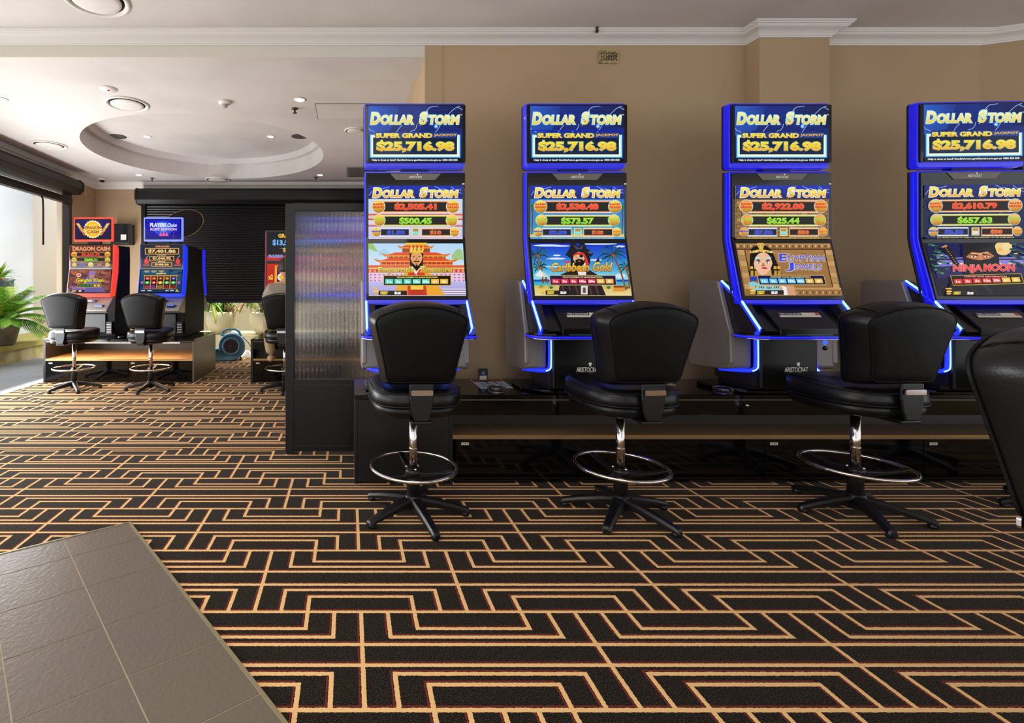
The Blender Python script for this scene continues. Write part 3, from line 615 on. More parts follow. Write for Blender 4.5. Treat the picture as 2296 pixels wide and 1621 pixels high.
bluetxt = mat('backlit_blue_buttons', '2040c0', 0.4, emit=(0.03, 0.10, 0.9), es=1.6)
teal_m = mat('button_screen', '2c5058', 0.15, emit=(0.02, 0.06, 0.08), es=1.0)
wing_dark = mat('dark_inner_wing', '23222c', 0.3, spec=0.5)
def machine(cx, label, low, mid, top, rz=0, cy=3.0, shell=None, group='dollar game machines on the near counter'):
    t = thing('gaming_machine', (cx, cy, BT), label, 'gaming machine', group, rz)
    shell = shell or blueshell
    # top display: glass face, lit shell behind, back cover
    b = MB(); b.prism(rrect(-.304, .304, 1.952, 2.306, .008), 'y', 2.985, 2.997, glassblk); tb = shift(b.obj('top_display', t))
    b = MB()
    r1 = rrect(-.310, .302, 1.922, 2.318, .016)
    b.loft([[(x, y, z) for x, z in r] for y, r in ((2.997, rrect(-.302, .298, 1.935, 2.312, .01)), (3.001, r1), (3.02, rrect(-.314, .304, 1.92, 2.321, .018)), (3.042, rrect(-.314, .304, 1.92, 2.321, .018)))], shell, smooth=False)
    shift(b.obj('light_frame', tb, bevel=.002))
    b = MB(); b.prism(rrect(-.316, .306, 1.918, 2.323, .02), 'y', 3.042, 3.052, blackmat); b.box(-.2, .2, 3.05, 3.10, 1.98, 2.26, blackmat); shift(b.obj('back_cover', tb))
    top.obj('screen', tb, (-.286, 2.9845, 2.298), (.286, 2.9845, 2.298), (.286, 2.9845, 1.955), (-.286, 2.9845, 1.955), (0, -1, 0)).data.transform(SH)
    b = MB(); b.box(-.085, .085, 3.02, 3.075, 1.885, 1.935, blackmat); shift(b.obj('display_neck', t, bevel=.004))
    # main display, bent at the knee between its two screens
    b = MB()
    gp = [(2.985, 1.890), (2.985, 1.50), (2.979, 1.462), (2.902, 1.122), (2.914, 1.119), (2.991, 1.459), (2.997, 1.50), (2.997, 1.890)]
    frame_loft(b, gp, -.302, .302, glassblk); md = shift(b.obj('main_display', t, bevel=.002))
    b = MB()
    sp = [(2.997, 1.898), (3.002, 1.902), (3.042, 1.902), (3.042, 1.50), (3.036, 1.455), (2.962, 1.096), (2.92, 1.090), (2.902, 1.094), (2.908, 1.122), (2.990, 1.459), (2.997, 1.50)]
    frame_loft(b, sp, -.309, .303, shell); lf = shift(b.obj('light_frame', md, bevel=.006, seg=3))
    b = MB()      # bright bead of light along the side of the frame
    for sx in (-.3095,): b.tube([(sx, 3.018, 1.89), (sx, 3.018, 1.50), (sx, 3.012, 1.455), (sx, 2.935, 1.11)], .0035, bluededge, 6)
    shift(b.obj('light_bead', lf))
    b = MB()
    bp = [(3.041, 1.904), (3.055, 1.904), (3.055, 1.50), (3.048, 1.45), (2.975, 1.094), (2.961, 1.093), (3.035, 1.455), (3.041, 1.50)]
    b.box(-.22, .22, 3.05, 3.10, 1.45, 1.85, blackmat); frame_loft(b, bp, -.311, .305, blackmat); shift(b.obj('back_cover', md, bevel=.004))
    mid.obj('upper_screen', md, (-.286, 2.9843, 1.812), (.286, 2.9843, 1.812), (.286, 2.9843, 1.487), (-.286, 2.9843, 1.487), (0, -1, 0)).data.transform(SH)
    d = Vector((0, 2.902-2.979, 1.122-1.462)); a = Vector((0, 2.979, 1.462)) + d*.005; c = Vector((0, 2.979, 1.462)) + d*.935; nn = Vector((0, -d.z, d.y)).normalized(); nn = nn if nn.y < 0 else -nn
    off = nn*.0012
    low.obj('lower_screen', md, (-.287, *(a+off)[1:]), (.287, *(a+off)[1:]), (.287, *(c+off)[1:]), (-.287, *(c+off)[1:]), nn).data.transform(SH)
    b = MB(); b.prism([(-.155, 1.886), (.155, 1.886), (.118, 1.846), (-.118, 1.846)], 'y', 2.981, 2.9845, mat('grey_badge', '6c665e', .4)); bg = shift(b.obj('badge', md))
    b = MB(); flat_text(b, 'ARISTOCRAT', -.04, 1.857, .04, 1.872, 2.9805, logo_m, .02, .004); crest(b, .012, 2.9805, 1.874, .009, logo_m); shift(b.obj('badge_lettering', bg))
    b = MB(); b.box(.285, .297, 2.981, 2.985, 1.818, 1.828, label_m); shift(b.obj('sensor_dot', md))
    # body: dark core, grey side wings, deck, belly door, foot tray
    core = [(3.32, 1.225), (3.10, 1.235), (2.98, 1.20), (2.80, .955), (2.83, .91), (3.30, .90)]
    b = MB(); frame_loft(b, core, -.298, -.252, wing_dark); frame_loft(b, core, .252, .298, wing_dark); frame_loft(b, [(3.32, 1.2), (3.10, 1.2), (3.0, 1.10), (2.83, .94), (2.84, .91), (3.30, .90)], -.252, .252, wing_dark); b.box(-.172, .172, 2.962, 3.30, .60, .91, wing_dark); body = shift(b.obj('cabinet_body', t, bevel=.006))
    b = MB(); b.box(-.06, .06, 3.07, 3.16, 1.10, 1.75, blackmat); b.box(-.15, .15, 2.98, 3.12, 1.12, 1.24, blackmat); shift(b.obj('display_post', t, bevel=.006))
    for s in (-1, 1):
        side = catmull([(3.33, 1.225), (3.31, 1.240), (3.09, 1.238), (3.07, 1.23), (2.985, .955), (2.97, .925), (2.965, .74), (2.985, .70), (3.03, .690), (3.30, .672), (3.33, .69)], 1)
        b = MB(); x0, x1 = (-.326, -.296) if s < 0 else (.296, .326); frame_loft(b, side, x0, x1, silver)
        shift(b.obj('side_wing', t, bevel=.008, seg=3))
        b = MB(); x0, x1 = (-.318, -.188) if s < 0 else (.188, .318); b.box(x0, x1, 2.972, 3.10, .700, .905, silver); fp = shift(b.obj('front_cheek', t, bevel=.02, seg=4))
        if s > 0:
            b = MB()
            for k, zz in enumerate((.86, .825)): b.lathe([(0, -.006), (.012, -.006), (.014, 0), (0, 0)], bluetxt if k == 0 else glassblk, .25, 2.972, zz, 16, True, 'y')
            shift(b.obj('button', fp))
        # light strips: down the wing to the deck, then around the cheek
        b = MB(); x = s*.298
        p1 = [(x, 3.075, 1.228), (x, 2.93, 1.12), (x, 2.79, .955), (x-s*.004, 2.815, .925)]
        p2 = catmull([(s*.176, 2.962, .905), (s*.176, 2.960, .74), (s*.186, 2.962, .70), (s*.22, 2.985, .688), (s*.285, 3.11, .680)], 4, False)
        b.tube(p1, .012, bluehalo, 8); b.tube(p2, .012, bluehalo, 8); ls = shift(b.obj('light_strip', t))  # wide dim tubes imitate the halo, the bright cores follow
        b = MB(); b.tube([(q[0]+(s*.004 if s < 0 else -.004), q[1]-.007, q[2]+.006) for q in p1], .0065, blueled, 8)
        b.tube([(q[0]-s*.003, q[1]-.009, q[2]) for q in p2], .0055, blueled, 8); shift(b.obj('light_core', ls))
    b = MB(); b.box(-.170, .170, 2.932, 2.96, .585, .892, blacksat); b.box(-.172, -.168, 2.94, 2.965, .585, .892, blackmat) if False else None; dr = shift(b.obj('belly_door', t, bevel=.008))
    b = MB(); flat_text(b, 'ARISTOCRAT', -.03, .688, .110, .717, 2.931, logo_m, .015, .01); crest(b, .052, 2.931, .722, .02, logo_m); shift(b.obj('lettering', dr))
    b = MB(); b.prism([(-.30, 3.30), (-.30, 3.10), (-.20, 3.0), (-.16, 2.99), (.16, 2.99), (.20, 3.0), (.30, 3.10), (.30, 3.30)], 'z', BT, BT+.028, blackgloss); shift(b.obj('foot_tray', t, bevel=.01, seg=3))
    b = MB(); b.box(-.165, .165, 3.01, 3.28, BT+.026, .61, blackmat); shift(b.obj('plinth', t))
    # deck with lit rail, button screen, player card panel
    dk = [(-.334, 2.93), (-.334, 2.845), (-.30, 2.80), (-.24, 2.782), (.24, 2.782), (.30, 2.80), (.334, 2.845), (.334, 2.93)]
    b = MB(); b.prism(dk, 'z', .893, .922, glassblk); de = shift(b.obj('button_deck', t, bevel=.006, seg=3))
    b = MB(); b.tube([(x, y-.002, .909) for x, y in dk], .0055, bluededge, 8); b.tube([(x, y-.002, .898) for x, y in dk], .004, chrome, 8); shift(b.obj('deck_rail', de))
    b = MB(); b.prism([(-.13, 2.80), (.13, 2.80), (.16, 2.845), (-.16, 2.845)], 'z', .922, .9245, teal_m); shift(b.obj('button_screen', de))
    b = MB()
    for s in (-1, 1): b.prism([(s*.205, 2.80), (s*.285, 2.815), (s*.312, 2.85), (s*.312, 2.93), (s*.225, 2.93)], 'z', .922, .9262, glassblk)
    for s in (-1, 1):
        for k, (xa, wa, yy) in enumerate(((.25, .03, 2.905), (.235, .035, 2.872), (.262, .035, 2.855), (.24, .03, 2.83))): b.box(s*xa-wa/2, s*xa+wa/2, yy, yy+.006, .9262, .9272, bluetxt)
    shift(b.obj('card_panel', de))
    # sloping face between deck and display with notice strip
    b = MB(); frame_loft(b, [(2.985, 1.135), (2.80, .958), (2.80, .92), (2.99, .92)], -.17, .17, plastic)
    frame_loft(b, [(2.975, 1.09), (2.805, .944), (2.82, .92), (2.99, .92)], -.25, .25, plastic); sl = shift(b.obj('sloping_panel', t, bevel=.004))
    def on(f): return (2.985-.185*f, 1.135-.177*f)
    b = MB(); nrm = Vector((0, -.691, .722))*.003
    def strip3(x0, x1, f0, f1, mt, k=1):
        (ya, za), (yb, zb) = on(f0), on(f1); q = nrm*k
        b.loft([[(x0, ya+q.y, za+q.z), (x1, ya+q.y, za+q.z)], [(x0, yb+q.y, zb+q.z), (x1, yb+q.y, zb+q.z)]], mt, False, False, False, closed=False)
    strip3(-.115, .125, .52, .66, label_m); strip3(-.115, .02, .52, .60, mat('navy_print', '10163c', .5), 1.4); strip3(.102, .12, .53, .60, mat('red_print', 'c83030', .5), 1.5)
    (ya, za), (yb, zb) = on(.60), on(.525); flat_text(b, "Help is close at hand!", -.108, za+.003, .012, zb+.003, ya-.006, white_m, .02, 0, yb-.006)
    shift(b.obj('notice', sl))
    b = MB(); (ya, za) = on(.1)
    b.lathe([(0, -.004), (.008, -.004), (.009, 0), (0, 0)], logo_m, -.02, ya-.004, za, 12, True, 'y')
    for i in range(4): b.box(.025+i*.013, .034+i*.013, ya-.008, ya, za-.006+(i % 2)*.004, za+.006, mat('dim_icon', '55524e', .5))
    shift(b.obj('icons', sl))
    return t
MX = (.406, 1.39, 2.634, 3.762)
shell_dim = mat('blue_lit_shell_pale', '2020a0', 0.22, emit=(0.03, 0.035, 0.42), es=1.0, coat=0.5, bump=(120, 0.2))
machine(MX[0], 'blue-framed gaming machine with the bearded emperor screen, beside the fluted divider', low_palace(), paint_mid('palace', '$2,505.41', '$500.45', '$1.50', '$10'), paint_top(), shell=shell_dim)
machine(MX[1], 'blue-framed gaming machine with the pirate captain and palm trees screen', low_beach(), paint_mid('beach', '$2,538.48', '$573.57', '$3.00', '$100'), paint_top(True), shell=mat('blue_lit_shell_mid', '1414a0', 0.22, emit=(0.014, 0.016, 0.46), es=1.0, coat=0.5, bump=(120, 0.2)))
machine(MX[2], 'blue-framed gaming machine with the dark-haired queen on a stone wall screen', low_stone(), paint_mid('stone', '$2,922.00', '$625.44', '$7.50', '$50'), paint_top())
machine(MX[3], 'blue-framed gaming machine with the masked night warrior screen, at the right edge', low_night(), paint_mid('night', '$2,610.79', '$657.63', '$3.50', '$50'), paint_top(), rz=R(-2.6), cy=2.968)

# ------------------------------------------------------------------ counters
FY = 2.98
def counter(x0, x1, y0, y1, label, open_from, panels, silver_sides=(), doors=(), group='machine counters', h=BT, shelf=None, deep=.24, ap=.125):
    t = thing('gaming_counter', ((x0+x1)/2, (y0+y1)/2, 0), label, 'counter', group); S = Matrix.Translation((-(x0+x1)/2, -(y0+y1)/2, 0))
    x1i = x1-.023 if len(silver_sides) > 1 and shelf else x1
    b = MB(); b.box(x0, x1, y0, y1, h-.03, h, blackgloss); wt = shift(b.obj('worktop', t, bevel=.003), S)
    b = MB(); b.box(open_from, x1i, y0+.004, y0+.03, h-ap, h-.029, blackgloss); shift(b.obj('apron', t), S)
    b = MB(); b.box(open_from, x1, y0-.001, y0+.004, h-.034, h-.0295, mat('worktop_edging', '8a8478', .35, .5)); shift(b.obj('edge_strip', wt), S)
    b = MB(); b.box(open_from, x1i, y0, y0+deep, .272, .297, shelf or mat('dark_beige_laminate', '806448', .35, spec=.4)); b.box(open_from, x1i, y0-.003, y0, .285, .296, gold_m); shift(b.obj('foot_shelf', t), S)
    b = MB(); b.box(open_from, x1i, y0+deep-.005, y0+deep+.015, 0.0, h-.03, mat('dark_brown_back', '241d18', .4)); shift(b.obj('recess_back', t), S)
    for i in range(len(panels)-1):
        b = MB(); b.box(panels[i]+.002, panels[i+1]-.002, y0+.006, y0+.026, .012, .272, blackgloss); p = shift(b.obj('front_panel', t, bevel=.0015), S)
        xl = panels[i]+.035; b = MB(); b.box(xl, xl+.045, y0+.003, y0+.007, .235, .25, label_m)
        for k in range(3): b.box(xl+.006+k*.012, xl+.014+k*.012, y0+.0025, y0+.004, .239, .246, mat('number_print', '584c40', .6))
        shift(b.obj('number_plate', p), S)
    for i, (a, c, m_) in enumerate(silver_sides):
        b = MB(); b.box(a, c, y0, y1, 0, h-.029, m_); shift(b.obj('side_panel', t, bevel=.002), S)
    for a, c in doors:
        b = MB(); b.box(a, c, y0-.001, y0+.03, .012, h-.03, blacksat); shift(b.obj('end_door', t, bevel=.002), S)
    b = MB(); b.box(x0+.03, x1i-.01, min(y0+deep+.05, y1-.05), y1-.02, 0, h-.031, blackmat); shift(b.obj('carcass', t), S)
    return t, S
ct, S = counter(.035, 5.4, FY, 3.49, 'long black gloss counter under the four blue machines', .632, [.65, 2.53, 3.50, 5.4], [(.035, .055, blacksat), (.612, .632, blacksat)], [(.056, .611)])
b = MB(); b.lathe([(0, -.022), (.008, -.022), (.010, -.010), (.005, -.008), (.005, 0), (0, 0)], chrome, X(1672, FY), FY+.004, Z(908, FY), 16, True, 'y'); shift(b.obj('lock_knob', ct), S)

# ------------------------------------------------------------------ stools
def stool(loc, label, back_rz=0, base_rz=0, group='black swivel stools at the near counter'):
    t = thing('swivel_stool', loc, label, 'stool', group, back_rz)
    def bz(pts, y, k, cz=.925):
        out = []
        for x, z in pts:
            zz = cz+(z-cz)*(1-(1-k)*1.05); out.append((x*k, y + .022 + .42*(x*k)**2 - (zz-.71)*.18, zz))
        return out
    half = [(.0, .712), (.10, .712), (.150, .713), (.174, .722), (.186, .75), (.197, .81), (.212, .88), (.228, .95), (.241, 1.005), (.246, 1.035), (.240, 1.058), (.221, 1.077), (.17, 1.099), (.10, 1.119)]
    o = half + [(0, 1.127)] + [(-x, z) for x, z in reversed(half[1:])]
    o = catmull(o, 3)
    b = MB(); b.loft([bz(o, -.236, .84), bz(o, -.238, .885), bz(o, -.232, .90), bz(o, -.222, .925), bz(o, -.195, .975), bz(o, -.165, 1.0), bz(o, -.135, 1.0), bz(o, -.118, .97), bz(o, -.105, .90), bz(o, -.098, .75), bz(o, -.092, .5), bz(o, -.090, .2)], leather)
    br = b.obj('backrest', t)
    b = MB(); b.loft([bz(o, -.232, .875), bz(o, -.243, .872), bz(o, -.2475, .84), bz(o, -.250, .7), bz(o, -.252, .35), bz(o, -.2525, .05)], leatherback); b.obj('back_panel', br)
    b = MB(); b.tube(bz(o, -.2405, .888), .0042, leatherback, 8, closed=True)
    b.tube(bz(o, -.124, .992), .0028, leather, 6, closed=True); b.tube(bz(o, -.1175, .972), .0026, leatherback, 6, closed=True); b.obj('piping', br)
    for sx in (-.19, -.075, .075, .19):      # seams over the rolled top
        zt = 1.124 - .9*sx*sx; b = MB(); yo = .42*sx*sx-.052
        b.tube([(sx*.92, -.235+yo, zt-.028), (sx*.97, -.205+yo, zt-.008), (sx, -.165+yo, zt+.0015), (sx, -.135+yo, zt+.0005)], .0022, leatherback, 6)
        b.obj('seam', br)
    # seat
    def sq(k, z, n=56, dy=0, tilt=0):
        out = []
        for i in range(n):
            a = 2*math.pi*i/n; c, s_ = math.cos(a), math.sin(a); e = 2/3.4
            x = .232*math.copysign(abs(c)**e, c); y = .242*math.copysign(abs(s_)**e, s_)
            if y < 0: x *= 1-.10*(y/.242)**2
            out.append((x*k, y*k+.01+dy, z+tilt*y + (.012*(y/.24) if z > .62 else 0)))
        return out
    b = MB(); b.loft([sq(.90, .612), sq(.975, .616), sq(.995, .63), sq(1.0, .652), sq(.99, .676), sq(.955, .692), sq(.88, .700), sq(.7, .703), sq(.4, .700), sq(.1, .699)], leather); se = b.obj('seat_cushion', t)
    b = MB(); b.tube(sq(.997, .617), .004, leather, 6, closed=True); b.tube(sq(.972, .688), .003, leather, 6, closed=True); b.obj('piping', se)
    b = MB(); b.loft([sq(.60, .548), sq(.80, .552), sq(.90, .562), sq(.945, .578), sq(.95, .60), sq(.92, .613)], leather); b.obj('seat_base', t)
    # bracket between seat and backrest, with bright handle plate
    b = MB(); b.prism([(-.034, .555), (.034, .555), (.05, .60), (.058, .66), (.058, .735), (-.058, .735), (-.058, .66), (-.05, .60)], 'y', -.256, -.242, plastic); b.box(-.05, .05, -.25, -.05, .538, .556, plastic); bk = b.obj('bracket', t, bevel=.006, seg=3)
    b = MB(); b.prism(rrect(-.052, .052, .683, .708, .006), 'y', -.268, -.261, chrome); b.obj('handle_plate', bk)
    # column
    b = MB(); b.lathe([(.021, .20), (.021, .545)], chrome, seg=28); b.lathe([(.0225, .345), (.0225, .352)], chrome, seg=28); co = b.obj('column', t)
    b = MB(); b.lathe([(.035, .04), (.033, .20), (.030, .235), (.022, .24)], plastic, seg=28); b.obj('column_sleeve', t)
    # foot ring with spokes
    b = MB(); n = 64; b.tube([(.222*math.cos(2*math.pi*i/n), .222*math.sin(2*math.pi*i/n), .255) for i in range(n)], .0095, chrome, 12, closed=True); fr_ = b.obj('foot_ring', t)
    for k in range(3):
        a = R(100+120*k); c, s_ = math.cos(a), math.sin(a)
        b = MB(); rings = []
        for r, z, w, h in ((.028, .215, .020, .014), (.10, .222, .017, .010), (.17, .236, .016, .008), (.214, .252, .018, .007)):
            rings.append([(r*c-s_*sx*w, r*s_+c*sx*w, z+sz*h) for sx, sz in ((-1, -1), (1, -1), (1, 1), (-1, 1))])
        b.loft(rings, plastic, smooth=False); b.obj('spoke', fr_, bevel=.004)
    b = MB(); b.lathe([(.024, .205), (.042, .207), (.042, .232), (.034, .243), (.024, .245)], plastic, seg=28)
    for k in range(3): a = R(40+120*k); b.lathe([(0, 0), (.006, 0), (.006, .012), (0, .013)], chrome, .036*math.cos(a), .036*math.sin(a), .24, 10)
    b.obj('ring_hub', fr_)
    # five-legged base
    b = MB(); b.lathe([(.0, .028), (.030, .028), (.045, .040), (.048, .085), (.040, .105), (.034, .108)], plastic, seg=28); ba = b.obj('base_hub', t); ba.rotation_euler = (0, 0, base_rz-back_rz)
    for k in range(5):
        a = R(72*k); c, s_ = math.cos(a), math.sin(a); b = MB(); rings = []
        for r, zt, zb, w in ((.035, .098, .050, .031), (.10, .088, .048, .028), (.20, .066, .034, .024), (.268, .047, .020, .021), (.286, .040, .014, .020), (.293, .030, .012, .015)):
            rings.append([(r*c-s_*x_, r*s_+c*x_, z_) for x_, z_ in ((-w, zb), (w, zb), (w, zt-.014), (w*.62, zt), (-w*.62, zt), (-w, zt-.014))])
        b.loft(rings, plastic, smooth=False); b.lathe([(0, 0), (.019, 0), (.021, .004), (.018, .022), (0, .022)], plastic, .270*c, .270*s_, 0, 16)
        b.obj('leg', ba, bevel=.004, seg=2)
    return t
st = stool((.340, 2.585, 0), 'black leather swivel stool in front of the emperor screen machine', R(1.5), R(285))
def again(loc, label, back_rz, base_rz, group):
    c = copy_tree(st); c.location = loc; c.rotation_euler = (0, 0, back_rz); c['label'] = label; c['group'] = group
    for k in kids(c):
        if k.name.startswith('base_hub'): k.rotation_euler = (0, 0, base_rz-back_rz)
    return c
g1 = 'black swivel stools at the near counter'; g2 = 'black swivel stools at the far counters'
again((1.432, 2.585, 0), 'black leather swivel stool in front of the pirate captain machine', R(4), R(301), g1)
again((2.685, 2.60, 0), 'black leather swivel stool in front of the dark-haired queen machine', R(3), R(250), g1)
again((3.83, 2.58, 0), 'black swivel stool whose base leg shows at the right edge behind the closest stool', R(-4), R(160), g1)
FG = again((1.537, .80, 0), 'closest black leather stool, seen side-on and cropped by the right edge', R(-168), R(20), g1)
again((-3.19, 5.70, 0), 'black swivel stool in front of the far red-framed machine', R(-4), R(235), g2)
again((-2.30, 5.70, 0), 'black swivel stool in front of the far bright blue-framed machine', R(-4), R(262), g2)
again((-.74, 5.68, 0), 'black swivel stool with a person sitting on it, half behind the divider', R(0), R(200), g2)
# ------------------------------------------------------------------ fluted divider panels
frost = mat('reeded_clear_glass', 'f4f2f8', 0.10, trans=1.0, ior=1.42, spec=0.5)
divf = mat('dark_divider_frame', '171715', 0.4, 0.2)
def divider(x0, x1, y, ztop, zg, label, cut=None, pale=None):
    t = thing('divider_screen', ((x0+x1)/2, y, 0), label, 'divider'); S = Matrix.Translation((-(x0+x1)/2, -y, 0)); w = .06
    b = MB(); b.box(x0, x0+w, y-.02, y+.02, 0, ztop, divf); b.box(x0+w, x1, y-.02, y+.02, ztop-w*.9, ztop, divf); shift(b.obj('frame', t, bevel=.003), S)
    xr = cut if cut else x1
    b = MB(); b.box(x0+w, xr, y-.018, y+.018, .02, zg, blacksat); shift(b.obj('lower_panel', t, bevel=.002), S)
    b = MB(); b.box(x0+w, xr, y-.022, y-.016, zg-.045, zg-.035, charc); b.box(x0+w, xr, y-.022, y-.016, .06, .066, charc); shift(b.obj('bead', t), S)
    b = MB(); n = int((x1-x0-w)/.0093)*6; top = []; z0 = .54 if cut else zg
    for i in range(n+1):
        x = x0+w+(x1-x0-w)*i/n; top.append((x, y-.006-.0026*abs(math.sin(math.pi*i/6))))
    back = [(x, y+.002) for x, _ in reversed(top)]
    m_ = pale or frost
    b.loft([[(x, yy, z) for x, yy in top] for z in (zg, ztop-w*.9)], m_, False, False, True, closed=False)
    b.add([(x0+w, y+.002, zg), (x1, y+.002, zg), (x1, y+.002, ztop-w*.9), (x0+w, y+.002, ztop-w*.9)], [(0, 1, 2, 3)], m_)
    shift(b.obj('fluted_pane', t), S)
    return t
divider(X(641, 3.53), .545, 3.525, 1.792, .535, 'black-framed divider with a tall fluted glass pane, left of the near counter')
cream = mat('cream_fluted_panel', 'e8dcae', 0.45, emit='c8b880', es=0.35)  # faint emission stands in for warm light on the fluted glass
def fluted_wall():
    x0, x1, y = X(2245, 3.30), 5.38, 3.30; t = thing('fluted_screen', ((x0+x1)/2, y, 0), 'cream fluted screen with a black header at the right edge behind the machines', 'divider'); S = Matrix.Translation((-(x0+x1)/2, -y, 0))
    b = MB(); n = 60*6; pts = [(4.39 + (x1-4.39)*i/n, y-.012*abs(math.sin(math.pi*i/6))) for i in range(n+1)]
    b.loft([[(x, yy, z) for x, yy in pts] for z in (.55, 1.83)], cream, False, False, True, closed=False); b.box(4.39, x1, y+.001, y+.01, .55, 1.83, cream); shift(b.obj('fluted_panel', t), S)
    b = MB(); b.box(4.49, x1, y-.03, y+.02, 1.83, Z(322, y), blackmat); shift(b.obj('header', t), S)
    b = MB(); b.box(4.37, 4.39, y-.03, y+.02, .545, 1.83, blackmat); shift(b.obj('frame', t), S)
fluted_wall()

# ------------------------------------------------------------------ far counters and machines
FAR = 6.11
warm_strip = mat('warm_light_strip', 'ffd0a0', .4, emit=(1.0, .60, .30), es=55)
f1, S1 = counter(X(97, FAR), X(435, FAR), FAR, 7.10, 'far black counter with a lit wooden foot shelf, under the red and blue machines', X(97, FAR)+.03, [X(97, FAR)+.03, -2.75, X(435, FAR)-.02], [(X(97, FAR), X(97, FAR)+.03, charc), (X(435, FAR)-.02, X(435, FAR), mat('pewter_side_panel', '5c5850', .35, .4))], shelf=mat('light_wood_laminate', 'd0a272', .4), deep=.90, ap=.045)
b = MB(); b.box(X(110, FAR), X(400, FAR), FAR+.035, FAR+.055, BT-.052, BT-.032, warm_strip); shift(b.obj('light_strip', f1), S1)
f2, S2 = counter(X(562, FAR), RX-.02, FAR, 7.10, 'far black counter partly hidden by the fluted divider', X(562, FAR)+.03, [X(562, FAR)+.03, -.3, RX-.03], [(X(562, FAR), X(562, FAR)+.03, blacksat)])
def far_machine(cx, label, shell, frame, paints, rz=0, y=None, group='machines on the far counters', w=.275, ztop=2.10):
    """drawn at y = 6.35, centred on x = 0"""
    t = thing('gaming_machine', (cx, y or 6.6, BT), label, 'gaming machine', group, rz); S = Matrix.Translation((0, -6.6, -BT))
    top, mid, low = paints
    b = MB(); b.prism(rrect(-.255, .255, 1.787, ztop, .012), 'y', 6.40, 6.44, frame); tp = shift(b.obj('top_display', t, bevel=.003), S)
    b = MB(); b.box(-.235, .235, 6.392, 6.402, 1.81, ztop-.022, glassblk); shift(b.obj('bezel', tp), S)
    top.obj('screen', tp, (-.222, 6.391, ztop-.035), (.222, 6.391, ztop-.035), (.222, 6.391, 1.822), (-.222, 6.391, 1.822), (0, -1, 0)).data.transform(S)
    b = MB(); b.box(-.08, .08, 6.42, 6.47, 1.74, 1.80, blackmat); shift(b.obj('display_neck', t), S)
    b = MB(); frame_loft(b, [(6.345, 1.748), (6.345, 1.42), (6.28, 1.11), (6.30, 1.105), (6.37, 1.42), (6.37, 1.748)], -w, w, glassblk); md = shift(b.obj('main_display', t), S)
    mid.obj('upper_screen', md, (-w+.012, 6.343, 1.735), (w-.012, 6.343, 1.735), (w-.012, 6.343, 1.44), (-w+.012, 6.343, 1.44), (0, -1, 0)).data.transform(S)
    low.obj('lower_screen', md, (-w+.012, 6.3405, 1.41), (w-.012, 6.3405, 1.41), (w-.012, 6.281, 1.125), (-w+.012, 6.281, 1.125), (0, -.98, .2)).data.transform(S)
    b = MB(); frame_loft(b, [(6.36, 1.748), (6.50, 1.72), (6.49, 1.40), (6.40, 1.07), (6.27, 1.065), (6.285, 1.105), (6.35, 1.42)], -w-.013, w+.013, shell); shift(b.obj('light_frame', md, bevel=.01, seg=3), S)
    b = MB(); frame_loft(b, [(6.49, 1.735), (6.84, 1.75), (6.85, 1.55), (6.84, 1.2), (6.85, BT), (6.42, BT), (6.40, .86), (6.30, .885), (6.34, 1.05), (6.42, 1.07), (6.50, 1.42)], -w-.008, w+.008, mat('dark_cabinet_metal', '171617', .65, 0, spec=.2)); shift(b.obj('cabinet_body', t, bevel=.006), S)
    b = MB(); frame_loft(b, [(6.36, 1.065), (6.20, .925), (6.17, .895), (6.20, .87), (6.40, .85), (6.42, 1.06)], -w-.01, w+.01, silver); dk = shift(b.obj('button_deck', t, bevel=.01, seg=3), S)
    b = MB(); b.box(.12, .22, 6.20, 6.245, .935, .965, glassblk); b.box(.13, .21, 6.197, 6.21, .95, .964, bluetxt); b.box(-.1, .1, 6.255, 6.29, 1.005, 1.025, mat('navy_print', '10163c', .5)); b.box(-.02, .06, 6.253, 6.288, 1.007, 1.023, label_m); shift(b.obj('button_panel', dk), S)
    b = MB(); b.box(-.17, .17, 6.38, 6.41, .60, .84, blacksat); shift(b.obj('belly_door', t, bevel=.004), S)
    b = MB(); b.box(.19, .26, 6.36, 6.42, .58, .74, plastic); 
    for k in range(4): b.box(.195, .255, 6.354, 6.362, .60+k*.032, .616+k*.032, silver)
    shift(b.obj('ticket_slot', t), S)
    for s in (-1, 1):
        b = MB(); frame_loft(b, [(6.50, 1.70), (6.515, 1.70), (6.505, 1.38), (6.41, 1.05), (6.395, 1.05), (6.49, 1.40)], s*(w+.0095)-.004, s*(w+.0095)+.004, gold_m); shift(b.obj('side_trim', t), S)
    return t
